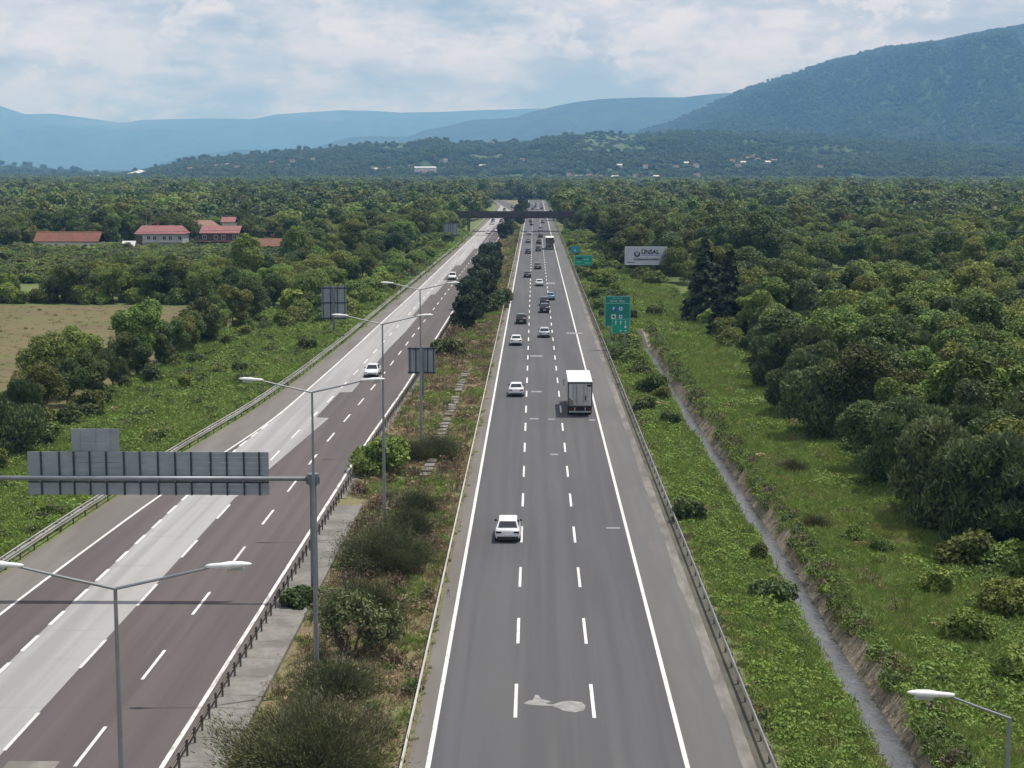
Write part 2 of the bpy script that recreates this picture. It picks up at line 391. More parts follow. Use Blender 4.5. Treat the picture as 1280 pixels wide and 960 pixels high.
mi[canal_zone & (cxm > cc + .3) & (cxm < cc + 2.0)] = 3
mi[canal_zone & (np.abs(cxm - cc) <= .6)] = 4
ground = link('ground', mesh_np('ground', np.stack([X, Y, Z], -1), fc, [M['grass'], M['verge'], M['median'], M['bank'], M['canal_bed']], mi, smooth=True))
tag(ground, kind='structure')
# ------------------------------------------------------------------ strips that follow the road
def ysamp(y0, y1):
    out = [y0]; y = y0
    while y < y1:
        y = min(y1, y + max(4, y * .02)); out.append(y)
    return np.array(out)
def fun(v): return v if callable(v) else (lambda y: np.full(np.shape(y), float(v)))
def strip(name, fl, fr, y0, y1, h, m, parent=None, kind='structure', wob=0.0, seed=0):
    yy = ysamp(y0, y1) if not wob else np.arange(y0, y1, .8)
    a = fun(fl)(yy); b = fun(fr)(yy)
    if wob:
        r = np.random.default_rng(seed)
        a = a + np.convolve(r.normal(0, wob, len(yy) + 4), np.ones(5) / 2.2, 'valid')
    v = np.empty((len(yy), 2, 3)); v[:, 0, 0] = a; v[:, 1, 0] = b; v[:, :, 1] = yy[:, None]; v[:, :, 2] = h
    i = np.arange(len(yy) - 1) * 2
    o = link(name, mesh_np(name, v, np.stack([i, i + 1, i + 3, i + 2], -1), m), parent)
    if kind: tag(o, kind=kind)
    return o
Y0 = 8.0
LL, LR = -4.62, 6.75
strip('hard_shoulder', -5.50, LL, Y0, ROAD_END, 0, M['shoulder_brown'])
road = strip('road', LL, LR, Y0, ROAD_END, 0, M['asphalt'])
strip('hard_shoulder', LR, 9.25, Y0, ROAD_END, 0, M['shoulder'])
strip('dusty_edge', 9.25, 9.75, Y0, 420, 0, M['dust'])
strip('dusty_edge', 9.12, 9.3, Y0, 300, .004, M['dust'], wob=.035, seed=3)
strip('hard_shoulder', 9.25, 9.75, 420, ROAD_END, 0, M['shoulder'])
strip('drain', 9.75, 10.75, Y0, ROAD_END, -.02, M['drain'])  # flat strip for the ditch by the rail, its shade painted in
# left carriageway: brown asphalt, pale concrete lanes, acceleration lane
PALE_R = [(0, -23.75), (126, -23.72), (127, -23.6), (166, -21.5), (166.6, -21.5), (167, -22.9), (185.6, -22.7), (186, -21.3), (232, -21.1), (255, -20.6), (281, -20.5), (282, -21.6), (330, -21.4), (331, -20.6), (372, -20.3), (373, -21.4), (430, -21.2), (431, -19.9), (520, -19.6), (521, -18.6), (700, -18.0), (1000, -15), (1400, -40)]
PR_T = [(zD(z), x) for z, x in PALE_R]
def pale_r(y): return np.interp(y, [a for a, b in PR_T], [b for a, b in PR_T])
def pale_l(y): return np.where(y < zD(160), -27.75 + (y < 0) * 0, xL(y) + .0)
def pl(y):
    y = np.asarray(y, dtype=float)
    return np.maximum(np.interp(y, [0, zD(150), zD(168)], [-27.75, -27.75, -27.0]), xL(y)) * (y < zD(168)) + xL(y) * (y >= zD(168))
_ysamp = ysamp
def ysteps(y0, y1):
    s = sorted(set(list(np.round(_ysamp(y0, y1), 3)) + [round(a, 3) for a, b in PR_T if y0 < a < y1]))
    return np.array(s)
ysamp = ysteps
road2 = strip('road', pale_r, lambda y: xR(y) + .55, Y0, ROAD_END, 0, M['asphalt_brown'])
strip('concrete_lane', pl, pale_r, Y0, ROAD_END, 0, M['concrete_lane'])
strip('acceleration_lane', lambda y: np.minimum(xL(y), pl(y)) - .0, pl, Y0, zD(170), 0, M['asphalt_brown'])
strip('hard_shoulder', lambda y: xRailL(y) + .25, lambda y: np.minimum(xL(y), pl(y)), Y0, ROAD_END, 0, M['shoulder_brown'])
ysamp = _ysamp
tag(link('concrete_patch', mesh_np('concrete_patch', [(-23.2, 60, .004), (-20.75, 60, .004), (-20.85, 67.0, .004), (-23.1, 67.0, .004)], [(0, 1, 2, 3)], M['concrete'])), kind='structure')
# concrete drain ledge beside the left carriageway
def ledge_path(y0, y1):
    mb = MB(); yy = np.arange(y0, y1, 3.0)
    prof = [(.60, .015), (.95, .02), (2.55, -.02), (2.60, .10), (2.85, .10), (2.87, -.3)]
    for i, y in enumerate(yy[:-1]):
        y2 = yy[i + 1] - .03
        for (a, za), (b, zb) in zip(prof, prof[1:]):
            x0, x1 = float(xR(y)), float(xR(y2))
            mb.add([(x0 + a, y, za), (x0 + b, y, zb), (x1 + b, y2, zb), (x1 + a, y2, za)], [(0, 1, 2, 3)])
    return mb
tag(ledge_path(40, zD(126)).build('drain_ledge', M['concrete']), kind='structure')
tag(strip('gravel_edge', lambda y: xR(y) + .55, lambda y: xR(y) + 1.25, zD(126), 700, -.012, M['dust']), kind='structure')
# old concrete channel slabs showing through the median grass
random.seed(4)
slabs = empty('drain_channel', (-9.2, zD(150), -.12)); tag(slabs, kind='structure')
mb = MB(); mb.box(-.42, .42, -.72, .72, 0, .16); slab_me = mb.mesh('slab', M['concrete'])
for k in range(34):
    y = zD(136) + k * 2.1
    if k in (6, 7, 15, 23, 24, 30): continue
    link('slab', slab_me, slabs, (random.uniform(-.08, .08) + .012 * k, y - zD(150), random.uniform(.02, .06)), (random.uniform(-.03, .03), random.uniform(-.05, .05), random.uniform(-.05, .05)))
# ------------------------------------------------------------------ painted lines
def line(name, f, w, y0, y1, m, parent):
    return strip(name, lambda y: fun(f)(y) - w / 2, lambda y: fun(f)(y) + w / 2, y0, y1, .005, m, parent, kind=None)
line('edge_line', LL + .02, .21, Y0, ROAD_END, M['paint'], road)
line('edge_line', LR - .02, .21, Y0, ROAD_END, M['paint'], road)
line('edge_line', lambda y: xR(y) + .02, .22, Y0, ROAD_END, M['paint_worn'], road2)
line('edge_line', lambda y: xL(y), .20, Y0, ROAD_END, M['paint'], road2)
def dash_mesh(w, l):
    return mesh_np('lane_dash', [(-w / 2, 0, 0), (w / 2, 0, 0), (w / 2, l, 0), (-w / 2, l, 0)], [(0, 1, 2, 3)], M['paint'])
D_main = dash_mesh(.17, 5.0); D_short = dash_mesh(.22, 2.9)
DY0 = at(648, 897).y
PER = 11.95
def dashes(f, w, parent, y0, period, L_, me, near=262, yend=1250):
    v = []; y = y0
    while y < yend:
        x = float(fun(f)(y)); x2 = float(fun(f)(y + L_))
        if y < near:
            link('lane_dash', me, parent, (x, y, .005), (0, 0, -math.atan2(x2 - x, L_)))
        else:
            v += [(x - w / 2, y, .005), (x + w / 2, y, .005), (x2 + w / 2, y + L_, .005), (x2 - w / 2, y + L_, .005)]
        y += period
    if v:
        o = link('far_lane_dashes', mesh_np('far_lane_dashes', v, np.arange(len(v)).reshape(-1, 4), M['paint']), parent)
        o['kind'] = 'stuff'
dashes(-.86, .17, road, DY0 - 3 * PER, PER, 5.0, D_main)
dashes(2.90, .17, road, DY0 - 3 * PER, PER, 5.0, D_main)
DYL = at(88, 958).y
dashes(lambda y: xR(y) - 3.80, .17, road2, DYL - 3 * PER, PER, 4.9, D_main)
DYB = at(0, 938).y
def lineB(y): return xR(y) - 7.52
dashes(lineB, .17, road2, DYB - 2 * PER, PER, 4.9, D_main)
def lineC(y): return pl(y) + .05
y = at(35, 812).y; y -= 5 * 5
dashes(lineC, .22, road2, y, 4.95, 2.9, D_short, near=zD(163), yend=zD(163))
# bare patch and repair marks on the right carriageway
def blob(name, pts, h, m, parent=None):
    v = [(p.x, p.y, h) for p in pts]
    me = bpy.data.meshes.new(name); me.from_pydata(v, [], [tuple(range(len(v)))]); me.materials.append(m)
    o = link(name, me, parent); return o
pz = [(654, 879), (660, 876), (666, 875), (669, 868.5), (673, 869), (677, 874), (690, 877), (682, 880), (692, 880.5), (702, 877), (714, 876), (728, 878), (732, 882), (730, 888), (719, 890.5), (706, 889), (697, 885), (690, 882.5), (676, 882), (662, 881)]
blob('road_patch', [at(a, b) for a, b in pz], .006, M['patch'], road)
for (x0, x1, yy_) in [(757, 775, 660), (688, 698, 568), (664, 677, 489.5), (662, 673, 523.5), (685, 694, 524), (663, 678, 445), (736, 744, 525), (684, 694, 354), (708, 728, 416.5)]:
    a = at(x0, yy_ - .8); b = at(x1, yy_ + .8)
    blob('road_patch', [Vector((a.x, b.y, 0)), Vector((b.x, b.y, 0)), Vector((b.x, a.y, 0)), Vector((a.x, a.y, 0))], .006, M['patch'], road)
# ------------------------------------------------------------------ canal water
wy = np.arange(20, CANAL_END, 1.5)
v = np.empty((len(wy), 2, 3)); v[:, 0, 0] = canal_x(wy) - 1.15; v[:, 1, 0] = canal_x(wy) + 1.15; v[:, :, 1] = wy[:, None]; v[:, :, 2] = -1.62
wm = mat('canal_water', [(.060, .062, .068), (.085, .087, .094)], scale=1.2, rough=.18, bump=.45, bscale=3.2, bdist=.06, spec=.5, big=(1.6, (.14, .14, .135), .5, (1, .5, 1), (.58, .66)))
i = np.arange(len(wy) - 1) * 2
tag(link('canal_water', mesh_np('canal_water', v, np.stack([i, i + 1, i + 3, i + 2], -1), wm)), kind='structure')
# ------------------------------------------------------------------ fields
def field(name, pts, m, h=.02, step=6):
    """flat sheet laid over the ground inside a rectangle, ragged at its rim"""
    (x0, y0), (x1, y1) = pts
    gx = np.linspace(x0, x1, max(2, int((x1 - x0) / step))); gy = np.linspace(y0, y1, max(2, int((y1 - y0) / step)))
    XX, YY = np.meshgrid(gx, gy)
    r = np.random.default_rng(int(abs(x0)))
    XX[:, -1] += r.normal(0, 1.0, len(gy)); YY[0] += r.normal(0, 1.0, len(gx)); YY[-1] += r.normal(0, 1.0, len(gx))
    ZZ = ground_h(XX, YY) + h + .05
    ii = np.arange(XX.size).reshape(XX.shape)
    f = np.stack([ii[:-1, :-1], ii[:-1, 1:], ii[1:, 1:], ii[1:, :-1]], -1).reshape(-1, 4)
    return tag(link(name, mesh_np(name, np.stack([XX, YY, ZZ], -1), f, m, smooth=True)), kind='structure')
field('field', ((-330, 150), (-53, 312)), M['field'])
field('meadow', ((-260, 333), (-108, 404)), M['meadow'])
field('reed_field', ((60, 335), (98, 392)), M['reed'])
field('reed_field', ((46, 350), (54, 400)), M['reed'], step=3)
# ------------------------------------------------------------------ hills
def hill(name, sky, rb, rc, m, amp=.12, back=.30, nu=260, nr=70, seed=0, pw=.9, rough=0.0, u0=-420, u1=1720, vs=1.0):
    us = np.linspace(u0, u1, nu)
    sk = np.interp(us, [a for a, b in sky], [b for a, b in sky])
    t = np.concatenate([np.linspace(0, 1, nr), 1 + np.linspace(.05, 1, 12)])
    V = np.zeros((len(t), nu, 3))
    for i, tt in enumerate(t):
        for j, u in enumerate(us):
            r = rb + (rc - rb) * min(tt, 1) + max(0, tt - 1) * (rc - rb) * back
            hc = CAM_H + (211 - sk[j]) / FPX * rc
            x = (u - 668) / FPX * r
            p = Vector((x * .0011 * vs * 4000 / rc * 1.6, r * .0011 * vs * 4000 / rc * .7, seed * 3.7))
            n = mnoise.fractal(p, 1.0, 2.1, 5)
            n2 = 1 - abs(mnoise.fractal(p * 2.3 + Vector((5, 1, 2)), 1.0, 2.0, 4)) * 2
            vy = mnoise.noise(Vector(((u - 668) * .011 + r * .00022 + seed, r * .00035, seed * 2.1))) + .5 * mnoise.noise(Vector(((u - 668) * .026, r * .0006, seed)))
            fold = max(0.0, .75 - abs(vy) * 2.6)
            if tt <= 1:
                s = tt ** pw
                lim = CAM_H + (hc - CAM_H) * (r / rc) * (.93 + .07 * tt)
                env = min(1, 4 * s * (1 - s) + .0)
                h = hc * s + hc * amp * (n * 1.0 + (n2 - .6) * .6 - fold * .9) * env - 3 * (1 - tt) + (rough * hc * mnoise.noise(p * 14) if rough else 0)
                k_ = 12.0 * rc / 8000; h = min(h, lim) if h < lim - 4 * k_ else lim - 4 * k_ * math.exp(-max(0, h - lim + 4 * k_) / (4 * k_))
            else:
                h = hc * (1 - .6 * (tt - 1) ** 1.3)
            V[i, j] = (x, r, max(h, -3.0))
    ii = np.arange(len(t) * nu).reshape(len(t), nu)
    f = np.stack([ii[:-1, :-1], ii[:-1, 1:], ii[1:, 1:], ii[1:, :-1]], -1).reshape(-1, 4)
    o = tag(link(name, mesh_np(name, V, f, m, smooth=True)), kind='structure')
    return o, V
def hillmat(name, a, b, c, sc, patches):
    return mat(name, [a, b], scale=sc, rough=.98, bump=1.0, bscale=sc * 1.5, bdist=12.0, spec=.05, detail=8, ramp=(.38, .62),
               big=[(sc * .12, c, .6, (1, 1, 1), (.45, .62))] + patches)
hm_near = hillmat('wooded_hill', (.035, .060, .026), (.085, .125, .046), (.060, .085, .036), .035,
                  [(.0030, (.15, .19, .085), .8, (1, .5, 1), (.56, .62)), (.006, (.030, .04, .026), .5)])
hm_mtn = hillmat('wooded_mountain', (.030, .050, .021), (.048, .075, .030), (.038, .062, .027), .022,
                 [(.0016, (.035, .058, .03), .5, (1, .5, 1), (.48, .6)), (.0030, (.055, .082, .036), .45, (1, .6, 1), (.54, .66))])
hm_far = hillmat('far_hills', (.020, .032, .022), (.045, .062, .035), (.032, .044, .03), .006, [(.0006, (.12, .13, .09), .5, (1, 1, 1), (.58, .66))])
SKY_FAR = [(-420, 128), (-60, 126), (0, 130), (20, 137), (37, 143), (70, 142), (110, 147), (150, 153), (165, 153), (180, 150), (260, 148), (320, 149), (350, 143), (380, 141), (430, 138), (470, 139), (500, 141), (560, 140), (600, 138), (640, 137), (672, 136), (700, 140), (760, 142), (900, 140), (1720, 120)]
SKY_2 = [(-420, 213), (180, 212), (230, 196), (300, 187), (330, 187), (390, 187), (420, 177), (440, 172), (470, 170), (515, 171), (530, 163), (560, 158), (590, 150), (620, 149), (645, 147), (660, 141), (690, 134), (720, 128), (745, 125), (760, 124), (800, 122.5), (850, 122.5), (880, 119), (905, 117), (940, 118), (1100, 110), (1720, 110)]
SKY_M = [(-420, 214), (600, 213), (680, 200), (740, 182), (800, 163), (830, 155), (860, 142), (885, 131), (905, 122), (925, 113), (960, 101), (990, 92), (1020, 81), (1050, 73), (1080, 65), (1100, 61), (1130, 58), (1160, 54), (1180, 50), (1205, 45), (1230, 40), (1260, 35), (1280, 33), (1340, 26), (1450, 22), (1720, 40)]
SKY_N = [(-420, 216), (150, 216), (180, 212), (195, 209), (215, 204), (240, 200), (270, 196), (300, 194), (330, 192), (380, 187), (400, 186), (430, 182), (470, 179), (510, 178), (525, 174), (550, 174), (570, 179), (620, 178), (660, 177), (700, 170), (740, 167), (780, 168), (820, 166), (880, 165), (960, 168), (1050, 173), (1150, 178), (1280, 184), (1720, 195)]
SKY_L = [(-420, 196), (-100, 200), (0, 207), (30, 208), (60, 211), (90, 214), (120, 217), (140, 220), (1720, 222)]
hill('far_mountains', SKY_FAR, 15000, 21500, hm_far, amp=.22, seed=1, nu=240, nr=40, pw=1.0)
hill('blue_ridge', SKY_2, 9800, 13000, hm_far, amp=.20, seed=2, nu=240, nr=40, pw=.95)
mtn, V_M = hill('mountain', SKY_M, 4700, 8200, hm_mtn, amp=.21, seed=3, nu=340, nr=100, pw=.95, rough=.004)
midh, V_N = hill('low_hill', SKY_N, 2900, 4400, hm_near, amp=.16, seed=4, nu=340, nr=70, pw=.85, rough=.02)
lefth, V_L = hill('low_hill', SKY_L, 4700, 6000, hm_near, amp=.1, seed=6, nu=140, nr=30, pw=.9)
# ------------------------------------------------------------------ foliage
def unit(v): return v / np.maximum(np.linalg.norm(v, axis=1, keepdims=True), 1e-6)
def leaves(rng, pos, out, size, elong=1.0, up=0.0, jit=.7):
    """one small four-cornered leaf spray per position; out = outward direction"""
    n = len(pos)
    nrm = unit(out + rng.normal(0, jit, (n, 3)) + np.array([0, 0, .35]))
    t = unit(np.cross(nrm, rng.normal(0, 1, (n, 3))) * (1 - up) + np.array([0, 0, 1.0]) * up * 1.0 + out * up * .5)
    b = unit(np.cross(nrm, t))
    s = size * rng.uniform(.6, 1.35, (n, 1))
    a1 = pos - t * s * .5 * elong
    a2 = pos + b * s * .36 + t * s * .05
    a3 = pos + t * s * .5 * elong
    a4 = pos - b * s * .36 + t * s * .05 + nrm * s * .12
    v = np.stack([a1, a2, a3, a4], 1).reshape(-1, 3)
    return v, np.arange(n * 4).reshape(-1, 4)
def lobes(rng, R_, H, zc, rz, k, lr, squash=.8):
    d = unit(rng.normal(0, 1, (k, 3)) + np.array([0, 0, .25]))
    rad = rng.uniform(.48, .93, (k, 1))
    c = d * rad * np.array([R_, R_, rz]) + np.array([0, 0, zc])
    c[0] = (0, 0, zc)
    r = lr * rng.uniform(.65, 1.4, k)
    r[0] = lr * 1.8
    return c, r
def lobe_points(rng, c, r, n, flat=.85):
    w = r ** 2; j = rng.choice(len(c), n, p=w / w.sum())
    d = unit(rng.normal(0, 1, (n, 3)) + np.array([0, 0, .45]))
    rr = r[j][:, None] * (rng.uniform(.72, 1.08, (n, 1)))
    return c[j] + d * rr * np.array([1, 1, flat]), d
def make_crown(name, seed, R_, H, zc, rz, k, lr, n, size, m, elong=1.15, up=0.0, low=0.0, jit=.7):
    rng = np.random.default_rng(seed)
    c, r = lobes(rng, R_, H, zc, rz, k, lr)
    p, d = lobe_points(rng, c, r, n)
    p[:, 2] = np.maximum(p[:, 2], low + rng.uniform(0, .3, n))
    v, f = leaves(rng, p, d, size, elong, up, jit)
    return mesh_np(name, v, f, m), c, r
def make_trunk(name, seed, H, rad, cents, nb=5, m=None):
    rng = np.random.default_rng(seed); mb = MB()
    top = Vector((rng.normal(0, .15), rng.normal(0, .15), H))
    mid = Vector((rng.normal(0, .12), rng.normal(0, .12), H * .5))
    mb.tube([(0, 0, -.5), (0, 0, .0), mid, top], [rad * 1.25, rad * 1.1, rad * .75, rad * .3], 7)
    idx = rng.permutation(len(cents))[:nb]
    for i in idx:
        c = Vector(cents[i]); s = Vector((0, 0, 0)).lerp(top, rng.uniform(.35, .8)); s = mid.lerp(top, rng.uniform(-.3, .7))
        mb.tube([s, s.lerp(c, .5) + Vector((0, 0, .2)), c], [rad * .45, rad * .28, rad * .1], 5)
    me = mb.mesh(name, m or M['bark'], smooth=True)
    return me
PROTO = {}
def broad(key, seed, R_, H, m, n=13000, size=.29, k=30, lr=None, zc=.56, rz=.44, **kw):
    cm, c, r = make_crown('crown', seed, R_, H, H * zc, H * rz, k, lr or R_ * .34, n, size, m, low=.25, **kw)
    PROTO[key] = (cm, make_trunk('trunk', seed, H * .62, .05 + H * .018, c), H)
broad('oak1', 1, 4.0, 9.0, M['leaf_mid'])
broad('oak2', 2, 3.4, 8.2, M['leaf_mid'], k=22)
broad('oak3', 3, 4.6, 8.6, M['leaf_mid'], n=13000, k=32)
broad('dark1', 4, 3.8, 8.8, M['leaf_dark'], k=24)
broad('dark2', 5, 3.2, 9.6, M['leaf_dark'], k=24)
broad('bright1', 6, 3.4, 7.4, M['leaf_bright'], size=.34, k=24)
broad('bright2', 7, 4.2, 8.4, M['leaf_bright'], size=.34, k=28, n=13000)
broad('poplar1', 8, 2.3, 10.5, M['leaf_mid'], k=26, lr=1.1, size=.30)
broad('poplar2', 9, 2.0, 9.5, M['leaf_olive'], k=24, lr=1.0, size=.30)
broad('olive1', 10, 3.6, 7.6, M['leaf_olive'], n=24000, size=.21, elong=2.4, up=.55, k=22, zc=.5, rz=.5)
broad('olive2', 11, 3.0, 7.0, M['leaf_olive'], n=20000, size=.21, elong=2.4, up=.6, k=20, zc=.5, rz=.5)
broad('olive3', 12, 4.2, 6.6, M['leaf_olive'], n=26000, size=.21, elong=2.2, up=.5, k=26, zc=.48, rz=.5)
broad('pine1', 13, 2.2, 6.4, M['needle'], n=6500, size=.30, elong=2.0, up=.3, k=26, lr=.95, zc=.5, rz=.5)
broad('pine2', 14, 1.9, 5.6, M['needle'], n=5600, size=.30, elong=2.0, up=.3, k=22, lr=.9, zc=.48, rz=.5)
def conifer(key, seed, R_, H):
    rng = np.random.default_rng(seed); P = []; D = []
    for lev in range(26):
        t = lev / 26; z = H * (.05 + .93 * t); rr = R_ * (1 - t) ** .8 * rng.uniform(.85, 1.1) + .12
        nb = int(9 - 4 * t)
        for b in range(nb):
            a = rng.uniform(0, 6.28); L_ = rr * rng.uniform(.75, 1.15)
            n = int(34 * (L_ + .3))
            s = rng.uniform(.12, 1, n) ** .8 * L_
            wv = .26 * (1.1 - s / L_ * .6)
            x = np.cos(a) * s + rng.normal(0, wv * .7, n) * -np.sin(a); y = np.sin(a) * s + rng.normal(0, wv * .7, n) * np.cos(a)
            zz = z - s * .28 + rng.normal(0, .10, n)
            P.append(np.stack([x, y, zz], 1)); D.append(np.tile([np.cos(a), np.sin(a), .25], (n, 1)))
    P = np.concatenate(P); D = np.concatenate(D)
    v, f = leaves(rng, P, D, .34, 1.7, .1, .5)
    mb = MB(); mb.tube([(0, 0, -.4), (0, 0, H * .5), (0, 0, H * .97)], [.22, .13, .03], 7)
    PROTO[key] = (mesh_np('crown', v, f, M['needle']), mb.mesh('trunk', M['bark'], True), H)
conifer('conifer1', 20, 2.7, 11.5)
conifer('conifer2', 21, 2.3, 10.0)
def bush(key, seed, R_, H, m, n=2600, size=.24, elong=1.3, up=0.0, k=14, **kw):
    cm, c, r = make_crown('foliage', seed, R_, H, H * .45, H * .5, k, R_ * .42, n, size, m, elong=elong, up=up, low=.0, **kw)
    mb = MB(); rng = np.random.default_rng(seed)
    for i in range(1, min(7, len(c))):
        mb.tube([(0, 0, -.2), Vector(c[i]) * .5 + Vector((0, 0, .1)), Vector(c[i])], [.05, .035, .012], 5)
    PROTO[key] = (cm, mb.mesh('stems', M['bark'], True), H)
bush('bush1', 30, 1.5, 2.0, M['leaf_bright'])
bush('bush2', 31, 1.6, 1.7, M['leaf_mid'])
bush('bush3', 32, 1.2, 1.9, M['leaf_dark'])
bush('bush4', 33, 2.2, 2.6, M['leaf_bright'], n=4200, size=.3, k=22)
bush('bush5', 34, 1.3, 1.2, M['leaf_dark'])
bush('hazel', 35, 1.5, 3.1, M['leaf_bright'], n=2600, size=.34, k=16)
def broomshrub(key, seed, R_, H, n, m):
    rng = np.random.default_rng(seed)
    k = 46
    base = rng.normal(0, .22, (k, 3)) * np.array([R_, R_, 0])
    dirs = unit(np.stack([rng.normal(0, .62, k), rng.normal(0, .62, k), np.ones(k)], 1)); dirs[:, 2] = np.maximum(dirs[:, 2], .45)
    L_ = H * rng.uniform(.55, 1.0, k) * (0.75 + .35 * dirs[:, 2])
    sc = R_ / max(.1, np.abs(dirs[:, :2] * L_[:, None]).max())
    j = rng.integers(0, k, n); t = rng.uniform(.1, 1, n) ** .62
    p = base[j] + dirs[j] * (L_[j] * t)[:, None] * np.array([sc * 1.15, sc * 1.15, 1]) + rng.normal(0, .20, (n, 3)) * (.7 + t[:, None])
    p[:, 2] = np.abs(p[:, 2])
    d = unit(dirs[j] + rng.normal(0, .25, (n, 3)))
    b = unit(np.cross(d, rng.normal(0, 1, (n, 3))))
    s = rng.uniform(.06, .17, (n, 1)); w = .016
    v = np.stack([p - b * w, p + b * w, p + d * s + b * w * .3, p + d * s - b * w * .3], 1).reshape(-1, 3)
    me = mesh_np('foliage', v, np.arange(n * 4).reshape(-1, 4), m)
    mb = MB()
    for i in range(0, k, 3):
        mb.tube([Vector(base[i]) - Vector((0, 0, .2)), Vector(base[i]) + Vector(dirs[i]) * L_[i] * .6], [.04, .015], 5)
    PROTO[key] = (me, mb.mesh('stems', M['bark'], True), H)
broomshrub('broom1', 40, 2.1, 2.5, 52000, M['broom'])
broomshrub('broom2', 41, 1.8, 2.1, 38000, M['broom'])
broomshrub('broom3', 42, 1.5, 1.4, 24000, M['broom'])
# thorn tree: bare twisted limbs with a thin crown
def thorn():
    rng = np.random.default_rng(50); mb = MB(); tips = []
    def grow(p, d, L_, r, lev):
        q = p + d * L_ + Vector(rng.normal(0, .06 * L_, 3)); mid = p.lerp(q, .5) + Vector(rng.normal(0, .07 * L_, 3))
        mb.tube([p, mid, q], [r, r * .8, r * .6], 5, cap=False)
        if lev == 0: tips.append(q); return
        for _ in range(3 if lev > 1 else 4):
            nd = (d + Vector(rng.normal(0, .5, 3)) + Vector((0, 0, .12))).normalized()
            grow(q if rng.random() > .35 else mid, nd, L_ * rng.uniform(.6, .85), r * .58, lev - 1)
    for d in ((-.5, .1, 1), (.45, 0, 1), (.0, .4, 1), (.9, .1, .8)):
        grow(Vector((0, 0, -.1)), Vector(d).normalized(), 1.15, .085, 3)
    T = np.array([tuple(t) for t in tips]); j = rng.integers(0, len(T), 5200)
    p = T[j] + rng.normal(0, .22, (5200, 3)); keep = (p[:, 0] > -.6) | (rng.random(5200) < .25)
    p = p[keep]; v, f = leaves(rng, p, unit(p - np.array([0, 0, 1.5])), .13, 1.8, .3)
    PROTO['thorn'] = (mesh_np('crown', v, f, M['leaf_olive']), mb.mesh('trunk', M['bark'], True), 3.8)
thorn()
def put(key, x, y, scale=1.0, rz=None, label=None, cat='tree', group=None, name=None, sxy=1.0, parts=True, z=None):
    cm, tm, H = PROTO[key]
    z = gh(x, y) - .02 if z is None else z
    e = empty(name or 'tree', (x, y, z), random.uniform(0, 6.28) if rz is None else rz, label, cat, group)
    e.scale = (scale * sxy, scale * sxy, scale)
    link(cm.name.split('.')[0], cm, e); link(tm.name.split('.')[0], tm, e)
    return e
# ---- scatter helper: one object of uncountable plants; points carry kind, turn and size
LIBS = {}
def lib(key, meshes):
    c = bpy.data.collections.new('library_' + key)
    for i, me in enumerate(meshes):
        o = bpy.data.objects.new('%s_%02d' % (key, i), me); c.objects.link(o)
    LIBS[key] = c; return len(meshes)
def scatter(name, key, P, S, nkind, label=None, kinds=None, seed=0, tilt=.12, cat=None):
    n = len(P); rng = np.random.default_rng(seed)
    me = bpy.data.meshes.new(name); me.vertices.add(n); me.vertices.foreach_set('co', np.asarray(P, dtype=np.float32).ravel())
    a = me.attributes.new('size', 'FLOAT_VECTOR', 'POINT'); S = np.asarray(S, dtype=np.float32)
    if S.ndim == 1: S = np.repeat(S[:, None], 3, 1)
    a.data.foreach_set('vector', S.astype(np.float32).ravel())
    a = me.attributes.new('turn', 'FLOAT_VECTOR', 'POINT')
    rot = np.stack([rng.normal(0, tilt, n), rng.normal(0, tilt, n), rng.uniform(0, 6.283, n)], 1).astype(np.float32)
    a.data.foreach_set('vector', rot.ravel())
    a = me.attributes.new('sort', 'INT', 'POINT')
    a.data.foreach_set('value', (rng.integers(0, nkind, n) if kinds is None else np.asarray(kinds)).astype(np.int32))
    o = link(name, me); tag(o, label, cat, kind='stuff')
    g = bpy.data.node_groups.new(name, 'GeometryNodeTree')
    g.interface.new_socket('Geometry', in_out='INPUT', socket_type='NodeSocketGeometry')
    g.interface.new_socket('Geometry', in_out='OUTPUT', socket_type='NodeSocketGeometry')
    N = g.nodes.new; L = g.links.new
    gi = N('NodeGroupInput'); go = N('NodeGroupOutput')
    m2p = N('GeometryNodeMeshToPoints')
    ci = N('GeometryNodeCollectionInfo'); ci.inputs['Collection'].default_value = LIBS[key]
    ci.inputs['Separate Children'].default_value = True; ci.inputs['Reset Children'].default_value = True
    ip = N('GeometryNodeInstanceOnPoints'); ip.inputs['Pick Instance'].default_value = True
    def attr(nm, ty):
        q = N('GeometryNodeInputNamedAttribute'); q.data_type = ty; q.inputs['Name'].default_value = nm
        return [s for s in q.outputs if s.enabled and s.name == 'Attribute'][0]
    L(gi.outputs[0], m2p.inputs[0]); L(m2p.outputs[0], ip.inputs['Points']); L(ci.outputs[0], ip.inputs['Instance'])
    L(attr('sort', 'INT'), ip.inputs['Instance Index'])
    e2r = N('FunctionNodeEulerToRotation'); L(attr('turn', 'FLOAT_VECTOR'), e2r.inputs[0]); L(e2r.outputs[0], ip.inputs['Rotation'])
    L(attr('size', 'FLOAT_VECTOR'), ip.inputs['Scale'])
    L(ip.outputs[0], go.inputs[0])
    md = o.modifiers.new('scatter', 'NODES'); md.node_group = g
    return o
